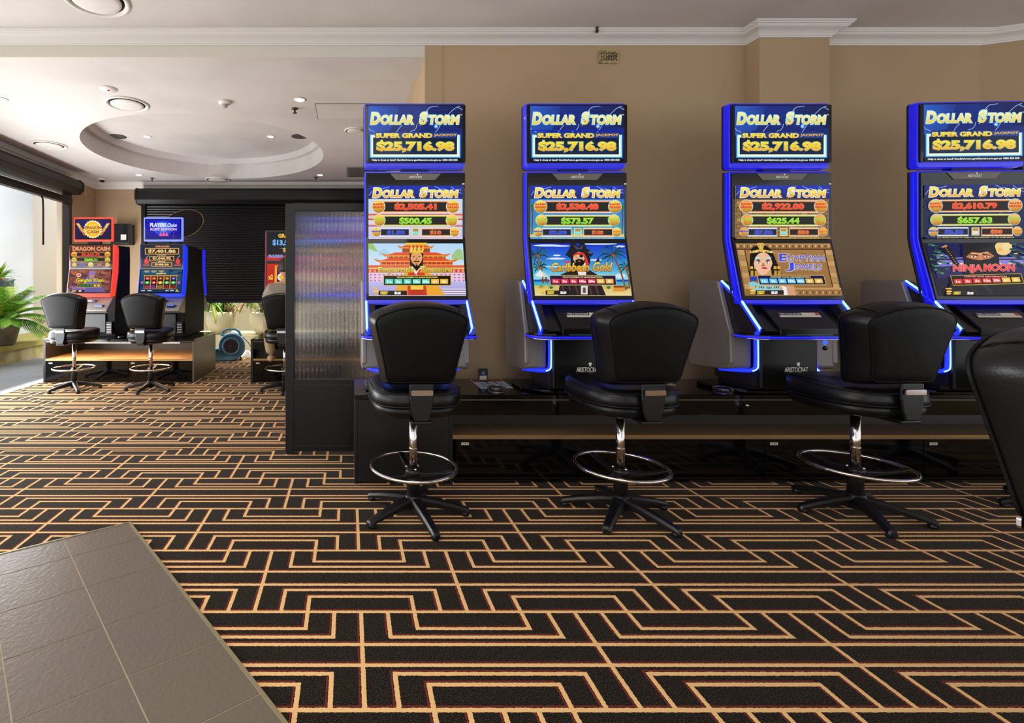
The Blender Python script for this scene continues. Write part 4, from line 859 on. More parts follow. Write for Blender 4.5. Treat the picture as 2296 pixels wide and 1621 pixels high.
def fp_top(kind):
    p = Paint(0, 0, 100, 58)
    if kind == 'sun':
        p.full('241a6c', '1a1038')
        for s in (0, 1):
            for i in range(16):
                x = 5+(i*7) % 24; x = 100-x if s else x; p.ell(x, 12+(i*11) % 38, 5, 2.6, ('f0a040', 'e06030', 'f8d070')[i % 3], 8)
        for i in range(20): a = i*.314; p.ell(50+24*math.cos(a), 29+25*math.sin(a), 3.5, 3.5, 'f8e8a0', 8)
        p.ell(50, 29, 24.5, 26, 'fff4b8'); p.ell(50, 29, 22, 23.5, 'f8c420'); p.ell(50, 29, 16, 17, 'fcd848')
        p.text('DRAGON', 26, 19, 74, 29, 'b06040', bold=.05); p.text('CASH', 34, 32, 68, 42, 'b06040', bold=.05)
    elif kind == 'blue':
        p.full('1418d0', '14108c'); p.ell(50, 25, 30, 22, '2050e0'); p.ell(50, 24, 18, 14, '4080f0'); p.text('PLAYERS', 12, 9, 60, 22, 'f0f0ff', bold=.05); p.text('Choice', 62, 10, 92, 22, 'e0f0ff', bold=.03, shear=.2)
        p.text('RUBY EDITION', 13, 25, 90, 33, 'f0b8e8', bold=.05)
        for k in range(3): p.poly([(38+k*9, 50), (43+k*9, 37-(k == 1)*3), (49+k*9, 50)], 'f060a0')
        p.line([(82, 34), (80, 56)], .7, 'e03070')
    else: p.full('501028', '200810')
    return p
def fp_mid(kind):
    p = Paint(0, 0, 100, 58)
    if kind == 'sun':
        p.full('5c3020', '4a2418')
        for i in range(40): p.ell((i*37) % 100, (i*23) % 58, 5, 3, ('7c4028', '3c1c10', '9c5830')[i % 3], 7)
        p.text('DRAGON CASH', 5, 4, 96, 15, 'f0a070', bold=.05, out='8c2c18', ow=.03)
        p.rect(14, 19, 86, 29, 'e89040'); p.rect(15, 20, 85, 28, '1c1410'); p.text('$6,663.70', 27, 20, 72, 28.5, 'f84838', bold=.05)
        p.rect(14, 32, 86, 43, 'c89040'); p.rect(15, 33, 85, 42, '1c1c14'); p.text('$888.31', 34, 33.5, 66, 41.5, '90e840', bold=.05)
        p.rect(10, 46, 90, 55, 'b07838'); p.rect(15, 47, 44, 54, '181820'); p.text('$125', 22, 47.5, 36, 53.5, '3048e8', bold=.05); p.rect(56, 47, 86, 54, '181818'); p.text('$10', 66, 47.5, 76, 53.5, 'f07040', bold=.05)
        for x in (9, 91): p.orb(x, 24, 6.5, 'f8e0a0', 'f8c840'); p.orb(x, 38, 6, 'f8e0a0', 'c8d048'); p.orb(x, 51, 4.8, 'e8e0c0', 'f0b850')
        p.text('RAPID', 4, 23, 14, 26, 'd83020', bold=.05); p.text('RAPID', 86, 23, 96, 26, 'd83020', bold=.05); p.orb(50, 50.5, 6, 'fff4c0', 'f8e060')
    elif kind == 'blue':
        p.full('101830', '0c1020'); p.text('GRAND', 34, 1.5, 70, 6, 'f09060', bold=.05)
        for x0, x1, y0, y1, s in ((9, 93, 8, 24, '$7,401.86'), (20, 81, 28, 41, '$1,046.92'), (25, 76, 44, 55, '$188.36')):
            p.rect(x0, y0, x1, y1, 'e0a848'); p.rect(x0+2, y0+1.6, x1-2, y1-1.6, '241410'); p.text(s, x0+8, y0+2.5, x1-8, y1-2.5, 'ffe8a0', 'f0a860', .05)
        p.text('MAJOR', 40, 24.5, 62, 27.5, 'd8c8b0', bold=.04); p.text('MINOR', 42, 41, 60, 43.8, 'd8c8b0', bold=.04)
        for x in (13, 90): p.poly([(x-6, 46), (x-5, 38), (x, 32), (x+5, 38), (x+6, 46), (x, 49)], 'e83030'); p.line([(x-1, 33), (x+5, 27)], 1.2, 'a8c8f0'); p.text('BONUS', x-8, 49.5, x+8, 53, 'e05848', bold=.05)
    else:
        p.full('10101c', '18141c'); p.text('GRAND', 28, 4, 72, 12, 'f0c030', bold=.05); p.text('$13,572.40', 14, 15, 92, 29, '70b8f8', bold=.05)
        for k in range(8): a = k*.785; p.poly([(58, 33), (58+30*math.cos(a), 33+16*math.sin(a)), (60, 35)], '9090a0')
        p.text('$4,210.05', 40, 32, 88, 41, 'f0c040', bold=.05); p.rect(0, 48, 100, 58, 'c82828'); p.text('24,200', 4, 46, 40, 53, '4878e8', bold=.05, out='f0d8a0', ow=.03)
    return p
def fp_low(kind):
    p = Paint(0, 0, 100, 56)
    if kind == 'sun':
        p.full('9c5438', '4c2830')
        for i in range(36): p.ell((i*41) % 100, (i*19) % 50, 9, 5, ('b86040', '6c3040', '8c4838', '50303c')[i % 4], 8)
        p.poly([(30,56),(40,20),(50,8),(62,20),(78,36),(92,56)], '6858a0'); face(p, 54, 15, 7, 10, 'c08070'); p.poly([(44,8),(54,-0),(64,8),(62,11),(46,11)], '8878c0'); p.ell(22, 13, 6, 5, 'f8c8b0'); p.ell(22, 13, 4, 2, 'f04030')
        for i in range(8): p.ell(10+i*4, 44+i % 3*3, 6, 3, '9868b0', 8)
        p.text('Genghis Khan', 17, 21, 84, 33, 'e8e038', bold=.03, out='403010', ow=.03)
        p.rect(22, 35, 80, 44, 'd8b048'); p.rect(23, 36, 79, 43, '141c10')
        for i in range(6): p.rect(25+i*9, 37, 32+i*9, 42, '2c8038' if i < 4 else 'f0b838')
        p.rect(2, 50, 40, 56, '1c1820'); p.rect(10, 51, 20, 55, 'e8b838'); p.rect(26, 51, 33, 55, 'd8d0c8')
    elif kind == 'blue':
        p.full('20587c', '143050')
        for i in range(40): p.ell((i*37) % 100, (i*29) % 56, 6, 3, ('28688c', '184868', '103454')[i % 3], 7)
        for x in (14, 32, 50): p.rect(x-7, 1.5, x+7, 3.2, 'e8c070'); p.rect(x-4, 4, x+4, 6, 'd8c8a0')
        p.rect(38, 7.5, 62, 10, 'e8d060'); p.rect(8, 13, 92, 16, 'd89838')
        for i in range(5):
            x = 10+i*16; p.rect(x, 15, x+15.5, 48, 'e0a040'); p.rect(x+1, 16, x+14.5, 47, '180f18')
            for j in range(3):
                c = ('d03860', '38c058', 'c03878', 'c83830', 'd82c30', '9838b0', '8c2838', 'd8b830', 'b08840', '9c6040', '40c870', 'a02c30', '2038c0', '38c060', '982828')[i*3+j]; p.ell(x+7.7, 21.5+j*10.5, 5.8, 4.2, c, 10); p.ell(x+7.7, 21.5+j*10.5, 2.6, 1.6, ('f0c060', 'e0f0e0', '301020')[j], 8)
        p.rect(2, 29, 8, 35, 'b060c0'); p.rect(92, 29, 98, 35, 'b060c0')
        for x0, x1 in ((5, 14), (20, 30), (64, 72), (76, 84)): p.rect(x0, 51, x1, 53.5, 'c8d0e0')
        p.poly([(88, 55), (92, 48), (96, 55)], 'e8c040')
    else:
        p.full('c83020', 'a81c18'); p.rect(20, 4, 96, 50, 'f0a030'); p.rect(26, 6, 92, 48, '201048')
        for i in range(3): x = 28+i*22; p.ell(x+10, 14, 9, 6, 'e03878'); p.ell(x+10, 27, 11, 8, 'e8f0e0'); p.ell(x+10, 27, 7, 5, 'f0c030'); p.poly([(x+2, 46), (x+10, 34), (x+18, 46)], '8088f0')
        p.text('x2', 4, 22, 16, 32, 'f0d040', bold=.06); p.rect(10, 51, 90, 55, 'e8a838')
    return p
A = far_machine(-3.333, 'far gaming machine framed in glowing red, with a golden sun on its top display', redshell, redshell, (fp_top('sun'), fp_mid('sun'), fp_low('sun')))
Bm = far_machine(-2.42, 'far gaming machine framed in bright blue, with reels on its lower screen', blueshell2, blueframe, (fp_top('blue'), fp_mid('blue'), fp_low('blue')))
Cm = far_machine(-.80, 'far gaming machine with a dim red edge in front of the seated person', pinkshell, blackmat, (fp_top('x'), fp_mid('x'), fp_low('x')), w=.27)
Dm = far_machine(.12, 'far gaming machine seen only as colours through the fluted divider pane', blueshell2, blueframe, (fp_top('blue'), fp_mid('blue'), fp_low('sun')), w=.27)
# scale the display of the third machine to the taller one in the photo
def drop_top(root):
    for o in kids(root):
        if o.name.startswith(('top_display', 'display_neck')):
            for k in kids(o): bpy.data.objects.remove(k)
            bpy.data.objects.remove(o)
drop_top(Cm)
for o in kids(Cm):
    if o.name.startswith('main_display'):
        M_ = Matrix.Translation((0, 0, 1.10-BT)) @ Matrix.Diagonal((1, 1, 1.27, 1)) @ Matrix.Translation((0, 0, -(1.10-BT)))
        for q in [o]+kids(o): q.data.transform(M_)
# a machine facing the other way behind the blue one, with a round topper sign
E = far_machine(-2.44, 'dark machine facing away behind the bright blue one, round sign on top', bluededge, blueframe, (fp_top('blue'), fp_mid('blue'), fp_low('blue')), rz=R(180), y=7.12, group=None)
drop_top(E)
b = MB(); b.lathe([(0, -.012), (.285, -.012), (.285, .012), (0, .012)], mat('sign_back_black', '070606', .6, spec=.2), 0, 0, 0, 40, False, 'y'); q = b.obj('round_sign', E)
b2 = MB(); b2.tube([(.287*math.cos(2*math.pi*i/48), 0, .287*math.sin(2*math.pi*i/48)) for i in range(48)], .010, gold_m, 8, closed=True); q2 = b2.obj('sign_rim', q)
q.location = (-.06, .06, 2.10-BT); q.rotation_euler = (R(22), R(25), R(22)); q.scale = (1, 1, .72)
b = MB(); b.box(-.03, .03, .03, .08, 1.74-BT, 1.95-BT, blackmat); b.obj('sign_post', E)

# ------------------------------------------------------------------ roller shutter on the far opening
shut = mat('black_slat_metal', '161616', 0.35, 0.3)
hx0 = X(305, 8.0); hz0, hz1 = Z(456, 8.0), Z(421, 8.0)
t = thing('roller_shutter', (-1.4, 8.2, 0), 'black horizontal-slat roller shutter half down over the far garden opening', 'shutter'); S = Matrix.Translation((1.4, -8.2, 0))
b = MB(); b.prism([(8.27, hz1), (8.05, hz1), (7.99, hz1-.05), (7.99, hz0+.06), (8.04, hz0), (8.27, hz0)], 'x', hx0, RX-.01, shut); shift(b.obj('housing', t, bevel=.004), S)
b = MB(); b.prism([(8.27, hz1+.006), (8.04, hz1+.006), (7.98, hz1-.05), (7.98, hz0+.06), (8.03, hz0-.006), (8.27, hz0-.006)], 'x', hx0-.02, hx0, fr); shift(b.obj('end_cap', t), S)
zb = Z(679, 8.2); b = MB(); nsl = 38; prof = [(8.215, hz0+.02)]
hh = (hz0-zb-.05)/nsl
for i in range(nsl):
    z = hz0 - i*hh; prof += [(8.198, z-hh*.12), (8.192, z-hh*.45), (8.198, z-hh*.80), (8.215, z-hh*.88), (8.215, z-hh)]
prof += [(8.19, zb+.05), (8.19, zb), (8.225, zb), (8.225, hz0+.02)]
b.prism(prof, 'x', X(324, 8.2), RX-.02, shut); shift(b.obj('slat_curtain', t), S)
b = MB(); b.box(X(317, 8.17), X(326, 8.17), 8.16, 8.25, 0, hz0, shut); b.obj('guide_rail', t).data.transform(S)
b = MB(); b.tube([(hx0-.02, 8.12, hz1-.06), (hx0-.05, 8.12, hz1-.05), (hx0-.05, 8.12, hz1-.14), (hx0-.03, 8.12, hz1-.16)], .006, gold_m, 6); shift(b.obj('pull_hook', t), S)
# left opening: rolled shutter box
t = thing('roller_shutter', (LX+.15, 3.5, 2.6), 'dark brown rolled shutter box along the top of the left garden opening', 'shutter'); S = Matrix.Translation((-LX-.15, -3.5, -2.6))
b = MB(); oct_ = [(LX+.02, 2.80), (LX+.20, 2.80), (LX+.26, 2.75), (LX+.26, 2.66), (LX+.20, 2.595), (LX+.02, 2.595)]
brn = mat('bronze_shutter_box', '2e2825', 0.35, 0.3)
b.prism(oct_, 'y', -1, 7.42, brn); shift(b.obj('housing', t, bevel=.004), S)
b = MB(); b.prism([(x+(.008 if x > LX+.1 else 0), z+(.008 if z > 2.7 else -.008)) for x, z in oct_], 'y', 7.42, 7.45, mat('bronze_end_cap', '221f1d', .4)); shift(b.obj('end_cap', t), S)
b = MB(); b.tube([(LX+.2, 7.45, 2.70), (LX+.24, 7.50, 2.71), (LX+.26, 7.52, 2.66), (LX+.25, 7.52, 2.60)], .006, gold_m, 6); shift(b.obj('pull_hook', t), S)
o = MB().tube([(X(92, 6.85), 6.85, 2.48), (X(96, 6.85), 6.85, Z(446, 6.85)), (X(97, 6.85), 6.85, Z(470, 6.85)), (X(97, 6.85), 6.85, Z(549, 6.85))], .012, blackmat, 8).obj('hanging_strap')
tag(o, 'black strap hanging down in the left garden opening', 'strap')

# ------------------------------------------------------------------ ceiling fittings
def diffuser(px, py, r, cz, label, group='round air diffusers', loc=None):
    Y = (cz-EYE)*F/(VY-py); t = thing('air_diffuser', loc or (X(px, Y), Y, cz), label, 'air vent', group)
    b = MB(); b.lathe([(r, 0), (r*1.0, -.008), (r*.93, -.016), (r*.86, -.010), (r*.82, .002)], trim_m, seg=40); b.obj('outer_ring', t)
    b = MB(); b.lathe([(r*.82, -.001), (r*.5, -.0005)], mat('vent_gap', '1c1a18', .8), seg=40); b.obj('throat', t)
    b = MB(); b.lathe([(0, -.022), (r*.6, -.021), (r*.72, -.016), (r*.74, -.010), (0, -.008)], trim_m, seg=40); b.obj('centre_disc', t)
    return t
diffuser(215, -2, .205, CZ, 'large round white air diffuser cut by the top edge of the picture')
diffuser(285, 233, .20, FZ, 'round white air diffuser just in front of the ceiling recess')
diffuser(110, 325, .20, FZ, 'round white air diffuser left of the ceiling recess, near the shutter box')
diffuser(488, 402, .20, FZ, 'round white air diffuser behind the ceiling recess, near the far wall')
diffuser(796, 292, .12, FZ, 'small round air diffuser half hidden behind the first machine')
glow = mat('lamp_glow', 'fff0d8', .5, emit=(1.0, .86, .62), es=9)
def downlight(px, py, cz, label, power=9):
    Y = (cz-EYE)*F/(VY-py); t = thing('recessed_downlight', (X(px, Y), Y, cz), label, 'ceiling light', 'recessed downlights')
    b = MB(); b.lathe([(.056, 0), (.056, -.006), (.046, -.008), (.042, -.004), (.042, 0)], trim_m, seg=28); b.obj('trim_ring', t)
    b = MB(); b.lathe([(0, -.005), (.041, -.005), (.041, -.001), (0, -.001)], glow, seg=28); b.obj('lamp', t)
    l = bpy.data.lights.new('downlight_beam', 'SPOT'); l.energy = power; l.spot_size = R(110); l.spot_blend = .8; l.color = (1, .82, .6); l.shadow_soft_size = .04
    o = bpy.data.objects.new('downlight_beam', l); C.objects.link(o); o.parent = t; o.location = (0, 0, -.03)
downlight(672, 223, FZ, 'glowing downlight above the divider, nearest of the right-hand ones', 16)
downlight(3, 222, FZ, 'glowing downlight at the left edge of the picture', 16)
downlight(312, 392, FZ, 'small glowing downlight near the far wall, left', 14)
downlight(718, 392, FZ, 'small glowing downlight near the far wall, right', 14)
downlight(330, 306, FZ+RH, 'left glowing downlight inside the round ceiling recess', 18)
downlight(607, 306, FZ+RH, 'right glowing downlight inside the round ceiling recess', 18)
for px, lb in ((264, 'left dark round speaker grille inside the ceiling recess'), (672, 'right dark round speaker grille at the edge of the recess')):
    Y = (FZ+RH-EYE)*F/(VY-306); o = MB().lathe([(0, -.006), (.10, -.006), (.115, 0), (0, 0)], mat('speaker_grille', '4c4640', .7, bump=(400, .6)), seg=32).obj('ceiling_speaker'); o.location = (X(px, Y), Y, FZ+RH); tag(o, lb, 'speaker', 'ceiling speakers')
brass = mat('aged_brass', '6a5c44', .4, .6)
for px, py, lb in ((661, 243, 'brass fire sprinkler beside the nearest right downlight'), (341, 399, 'small fire sprinkler near the far wall, left'), (708, 397, 'small fire sprinkler near the far wall, right')):
    Y = (FZ-EYE)*F/(VY-py); t = thing('fire_sprinkler', (X(px, Y), Y, FZ), lb, 'sprinkler', 'fire sprinklers')
    MB().lathe([(0, 0), (.035, 0), (.03, -.008), (0, -.01)], brass, seg=20).obj('escutcheon', t); MB().lathe([(.008, -.008), (.009, -.04), (.022, -.043), (.022, -.046), (0, -.046)], brass, seg=16).obj('spray_head', t)
Y = (FZ-EYE)*F/(VY-228); t = thing('smoke_detector', (X(504, Y), Y, FZ), 'white domed smoke detector in front of the ceiling recess', 'smoke detector')
MB().lathe([(0, 0), (.058, 0), (.056, -.02), (.04, -.028), (0, -.028)], white_m, seg=28).obj('base', t); MB().lathe([(.03, -.026), (.028, -.045), (.018, -.055), (0, -.056)], mat('grey_plastic', 'a8a49e', .5), seg=20).obj('sensor', t)
Y = (FZ-EYE)*F/(VY-199); t = thing('ceiling_sensor', (X(243, Y), Y, FZ), 'flat round white sensor disc with a small red light', 'sensor')
MB().lathe([(0, 0), (.075, 0), (.07, -.01), (0, -.014)], white_m, seg=28).obj('disc', t); MB().lathe([(0, -.013), (.01, -.013), (.01, -.018), (0, -.019)], mat('red_print', 'c83030', .5), seg=12).obj('indicator', t)
Y = 7.95; t = thing('dome_camera', (X(229, Y), Y, FZ), 'small white dome security camera in the far left ceiling corner', 'camera')
MB().lathe([(0, 0), (.06, 0), (.058, -.025), (.045, -.03), (0, -.03)], white_m, seg=24).obj('housing', t); MB().lathe([(.04, -.028), (.036, -.05), (.02, -.064), (0, -.067)], glassblk, seg=20).obj('dome', t)
# access hatch outline and return-air grille
Ya, Yb = (FZ-EYE)*F/(VY-232), (FZ-EYE)*F/(VY-267); t = thing('access_hatch', (X(770, (Ya+Yb)/2), (Ya+Yb)/2, FZ), 'square ceiling access hatch with a thin dark outline', 'hatch')
hw_, hh_ = .27, (Yb-Ya)/2; b = MB(); b.box(-hw_+.006, hw_-.006, -hh_+.006, hh_-.006, -.004, 0, ceil_m); b.obj('hatch_panel', t)
b = MB()
for a in ((-hw_, hw_, -hh_, -hh_+.005), (-hw_, hw_, hh_-.005, hh_), (-hw_, -hw_+.005, -hh_, hh_), (hw_-.005, hw_, -hh_, hh_)): b.box(*a, -.0025, 0, mat('dark_gap', '5a544c', .8))
b.obj('outline_gap', t)
Ya = (FZ-EYE)*F/(VY-385); t = thing('return_air_grille', (.32, Ya, FZ), 'grey louvred return air grille in the far right ceiling', 'air vent')
b = MB(); b.box(-.35, .22, -.32, .32, -.012, 0, mat('grille_grey', '8c8680', .6)); b.obj('grille_frame', t)
b = MB(); [b.box(-.32, .19, -.30+i*.05, -.27+i*.05, -.018, -.011, mat('louvre_grey', '6c6660', .6)) for i in range(12)]; b.obj('louvres', t)
# things on the near wall
t = thing('wall_vent', (X(1364, WY), WY, Z(129, WY)), 'small aged cream vent plate high on the tan wall', 'vent')
b = MB(); b.prism(rrect(-.073, .073, -.047, .047, .012), 'y', -.012, 0, mat('aged_cream_plastic', 'b09a6c', .6, noise=(30, '6c5434', .45, .7))); b.obj('plate', t, bevel=.002)
b = MB(); [b.box(-.058+i*.012, -.052+i*.012, -.0135, -.0115, -.03+(i % 3)*.004+j*.022, -.016+(i % 3)*.004+j*.022, mat('vent_slot', '2a2016', .8)) for i in range(10) for j in range(3)]; b.obj('slots', t)
o = MB().lathe([(0, 0), (.009, 0), (.011, .014), (.006, .018), (.006, .028), (.010, .030), (.010, .036), (0, .037)], mat('rusty_metal', '3c2c20', .6, .4)).obj('pipe_stub'); o.location = (X(1339, 3.47), 3.472, 2.997); tag(o, 'small dark pipe stub poking from the cornice', 'pipe stub')
# dark wall box on the far wall between the two machines
t = thing('wall_terminal', (X(275, 8.2), 8.2, Z(526, 8.2)), 'black wall-mounted box with a white sticker between the far machines', 'terminal')
b = MB(); b.box(-.16, .16, -.10, .10, -.17, .17, mat('black_case', '111111', .5)); b.obj('case', t, bevel=.01)
b = MB(); b.box(-.13, .13, -.108, -.098, -.13, .14, blackgloss); b.obj('screen', t); b = MB(); b.box(.02, .11, -.112, -.106, -.10, -.01, label_m); b.obj('sticker', t)

# ------------------------------------------------------------------ things on the near counter
def ashtray(x, y, label, rz=0):
    t = thing('glass_ashtray', (x, y, BT), label, 'ashtray', 'glass ashtrays', rz); n = 40
    b = MB(); b.lathe([(0, .001), (.046, .001), (.052, .004), (.055, .030), (.053, .033), (.044, .033), (.040, .012), (0, .010)], ashglass, seg=n); b.obj('bowl', t)
    b = MB(); b.tube([(.05*math.cos(2*math.pi*i/n), .05*math.sin(2*math.pi*i/n), .033) for i in range(n)], .0035, ashglass, 8, closed=True); b.obj('rim', t)
    return t
def cpt(px, py, z=BT): Y = (EYE-z)*F/(py-VY); return X(px, Y), Y
ax, ay = cpt(1113, 879); ashtray(ax, ay, 'clear glass ashtray on the counter between the emperor and pirate machines')
ax, ay = cpt(1627, 880); ashtray(ax-.03, ay-.02, 'clear glass ashtray on the counter left of the dark-haired queen machine')
q = [cpt(*p) for p in ((1054, 852), (1122, 850), (1151, 870), (1078, 872))]
b = MB(); cx = sum(p[0] for p in q)/4; cy = sum(p[1] for p in q)/4
def pq(u, v): a = [(1-u)*(1-v), u*(1-v), u*v, (1-u)*v]; return (sum(a[i]*q[i][0] for i in range(4))-cx, sum(a[i]*q[i][1] for i in range(4))-cy)
def leaf(u0, u1, v0, v1, z0, z1, mt): b.loft([[(*pq(u, v), z) for u, v in ((u0, v0), (u1, v0), (u1, v1), (u0, v1))] for z in (z0, z1)], mt, smooth=False)
leaf(0, 1, 0, 1, .0, .0015, mat('brochure_paper', 'a8b8c0', .5)); leaf(.02, .98, .02, .28, .0015, .0019, mat('brochure_red', '7c3028', .5))
for i in range(3): leaf(.15+i*.28, .32+i*.28, .4, .85, .0015, .0018, mat('brochure_tint', '8ca0b4', .5))
leaf(.38, .44, .3, .55, .0018, .002, mat('brochure_dark', '404850', .5)); leaf(.66, .72, .3, .55, .0018, .002, mat('brochure_dark', '404850', .5))
o = b.obj('brochure'); o.location = (cx, cy, BT); tag(o, 'open pale blue brochure with a red band on the counter behind an ashtray', 'brochure')
px_, py_ = cpt(1073, 848); t = thing('card_holder', (px_, 3.40, BT), 'small brown card holder with a navy card against the wall', 'card holder'); k = 3.4/F
b = MB(); b.box(-.033, .033, -.006, .006, 0, .088, mat('brown_leatherette', '3c2c24', .5)); b.box(-.034, .034, -.03, .012, 0, .012, mat('brown_leatherette', '3c2c24', .5)); b.obj('holder', t, bevel=.002)
b = MB(); b.box(-.024, .024, -.009, -.006, .012, .04, label_m); b.box(-.024, .024, -.009, -.006, .04, .078, mat('navy_card', '1c2c4c', .4)); b.lathe([(0, -.003), (.012, -.003), (.012, 0), (0, 0)], mat('card_badge', '6c84a8', .4), 0, -.008, .06, 20, False, 'y'); b.obj('card', t)
q1 = cpt(1512, 862); o = MB().box(-.045, .045, -.03, .03, 0, .002, mat('note_paper', 'c8b8a8', .6)).obj('paper_slip'); o.location = (q1[0]-.05, q1[1], BT); tag(o, 'slip of pale paper on the counter behind the second stool', 'paper')

# ------------------------------------------------------------------ far clutter: tray, air mover, rag
t = thing('glass_ashtray', (X(278, 6.25), 6.2, BT), 'small glass ashtray on the far counter between the red and blue machines', 'ashtray', 'glass ashtrays'); b = MB(); b.lathe([(0, 0), (.05, 0), (.055, .03), (.046, .03), (.042, .01), (0, .01)], ashglass, seg=24); b.obj('bowl', t)
bl = mat('blue_poly_plastic', '5b8ba2', .5, bump=(60, .1), noise=(6, '4c7890', .4, .7))
fx, fy = X(518, 8.0), 8.02
t = thing('air_mover', (fx, fy, 0), 'blue snail-shaped carpet drying fan on the floor at the garden opening', 'fan', rz=R(12))
b = MB(); rings = []       # volute housing: spiral outline swept through its width, with the outlet to the left
sp = []
for i in range(28):
    a = R(-90) + R(300)*i/27; r = .235 - .045*i/27; sp.append((r*math.cos(a), r*math.sin(a)+.235))
outl = [(-.32, .01), (-.32, .16), (-.22, .17)]
poly = sp + [(-.205, .15)] if False else [(-.33, .0)] + sp + [(-.215, .20), (-.33, .165)]
def sc_(k, y): return [(-.02+(x+.02)*k, y, max(0.0, .23+(z-.23)*k)) for x, z in poly]
b.loft([sc_(.86, -.13), sc_(.94, -.15), sc_(1.0, -.12), sc_(1.0, .12), sc_(.94, .15), sc_(.86, .13)], bl); ho = b.obj('housing', t)
b = MB(); b.tube([(.002+.128*math.cos(2*math.pi*i/40), -.152, .238+.128*math.sin(2*math.pi*i/40)) for i in range(40)], .018, bl, 10, closed=True); b.obj('inlet_rim', ho)
b = MB(); b.lathe([(0, -.003), (.12, -.003), (.12, .01), (0, .01)], mat('fan_dark', '2c211e', .5), .002, -.150, .238, 32, False, 'y')
for k in range(6): b.tube([(.002+(.02+.018*k)*math.cos(2*math.pi*i/32), -.156, .238+(.02+.018*k)*math.sin(2*math.pi*i/32)) for i in range(32)], .002, mat('fan_grille_wire', '5c4438', .4), 5, closed=True)
for k in range(8): a = R(45*k+10); b.tube([(.002, -.157, .238), (.002+.12*math.cos(a), -.157, .238+.12*math.sin(a))], .002, mat('fan_grille_wire', '5c4438', .4), 5)
b.lathe([(0, -.012), (.022, -.012), (.024, 0), (0, 0)], mat('fan_hub', '3a3634', .4), .002, -.155, .238, 16, True, 'y'); b.obj('inlet_grille', ho)
b = MB(); b.tube([(-.15, 0, .40), (-.13, 0, .47), (-.04, 0, .505), (.06, 0, .50), (.13, 0, .45), (.14, 0, .40)], [.022, .02, .018, .018, .02, .024], bl, 10); b.box(-.17, .17, -.05, .05, .395, .415, bl); b.obj('handle', t, bevel=.004)
b = MB(); [b.lathe([(0, 0), (.016, 0), (.014, .03), (0, .03)], blackmat, x, y, 0, 12) for x, y in ((.15, .1), (.15, -.1))]; b.obj('foot', t)
o = MB(); o.loft([[(r*math.cos(a)*(1+.3*math.sin(5*a+k)), r*.7*math.sin(a)*(1+.25*math.cos(4*a+k)), z) for a in [2*math.pi*i/28 for i in range(28)]] for k, (r, z) in enumerate(((.10, 0), (.09, .03), (.06, .07), (.03, .11), (.008, .125)))], mat('white_rag', 'e4ded6', .8)); o = o.obj('white_cloth'); o.location = (X(550, 8.25), 8.42, -.02); tag(o, 'crumpled white cloth on the ground behind the blue drying fan', 'cloth')
o = MB().tube([(X(545, 8.2), 8.2, .35), (X(556, 8.2), 8.22, .26), (X(562, 8.2), 8.25, .18), (X(575, 8.3), 8.3, .012), (X(600, 8.4), 8.4, .012)], .007, blackmat, 6).obj('power_cord'); tag(o, 'black power cord trailing right from the blue drying fan', 'cord')

# ------------------------------------------------------------------ garden
stone = mat('cream_planter_stone', 'dcd2b0', .65, bump=(40, .1), noise=(3, 'c8bc94', .4, .7)); soil = mat('soil_and_bark', '4a3423', .9, bump=(40, .8), noise=(12, '7c5434', .45, .6))
def bowl(cx, cy, z, r, h, label, sq=False):
    t = thing('bowl_planter', (cx, cy, z), label, 'planter', 'cream bowl planters')
    b = MB(); b.lathe([(0, 0), (r*.55, 0), (r*.80, h*.18), (r*.97, h*.5), (r, h*.75), (r*.96, h), (r*.90, h), (r*.90, h*.9), (0, h*.88)], stone, seg=36); b.obj('bowl', t)
    b = MB(); b.lathe([(0, h*.93), (r*.89, h*.89)], soil, seg=24); b.obj('soil', t); return t
b = MB(); b.box(-3.4, 2, 9.0, 9.9, -.03, .30, stone); tag(b.obj('garden_ledge'), 'low cream garden ledge behind the half-lowered shutter', 'ledge')
bowl(X(496, 9.35), 9.35, .30, .285, .42, 'round cream bowl planter left of the pair, behind the drying fan')
bowl(X(597, 9.3), 9.35, .30, .33, .40, 'wide cream planter right of the pair, beside the far counter')
greens = [mat('leaf_bright_green', '6fae2c', .45), mat('leaf_mid_green', '3f7d24', .5), mat('leaf_yellow_green', 'a5b53a', .5), mat('leaf_pale_cream', 'd8d69a', .5), mat('leaf_dry_brown', '9a6c3c', .6), mat('leaf_dark_green', '275020', .5)]
def blade(b, base, az, el, L, w, mt, droop=1.0, seg=6):
    base = Vector(base); pts = []; d = Vector((math.cos(az)*math.cos(el), math.sin(az)*math.cos(el), math.sin(el))); side = Vector((-math.sin(az), math.cos(az), 0)); p = base.copy(); rr = []
    for i in range(seg+1):
        f = i/seg; ww = w*math.sin(math.pi*min(.97, .12+.88*f))**.7*.5; up = side.cross(d).normalized()
        rr.append([p-side*ww, p+up*(-ww*.25), p+side*ww, p+up*(-ww*.25+.0012)]); p = p + d*(L/seg); d = (d + Vector((0, 0, -droop*.9/seg))).normalized()
    b.loft(rr, mt, smooth=True)
def plant(name, loc, label, n, L, w, cols, el=(20, 80), droop=1.2, cat='plant', stem=None, spread=.05, group=None):
    t = thing(name, loc, label, cat, group); b = MB()
    for i in range(n):
        az = random.uniform(0, 2*math.pi); e = R(random.uniform(*el)); blade(b, (random.uniform(-spread, spread), random.uniform(-spread, spread), 0), az, e, L*random.uniform(.7, 1.1), w*random.uniform(.8, 1.2), greens[random.choice(cols)], droop)
    b.obj('leaves', t)
    if stem: MB().tube([(0, 0, -stem), (.01, 0, -stem*.5), (0, 0, .03)], [.03, .022, .018], soil, 8).obj('stem', t)
    return t
plant('leafy_plant', (X(475, 9.2), 9.15, .86), 'bright green plant with hanging blades beside the left bowl planter', 26, .62, .07, [0, 0, 1, 2], (0, 70), 2.4)
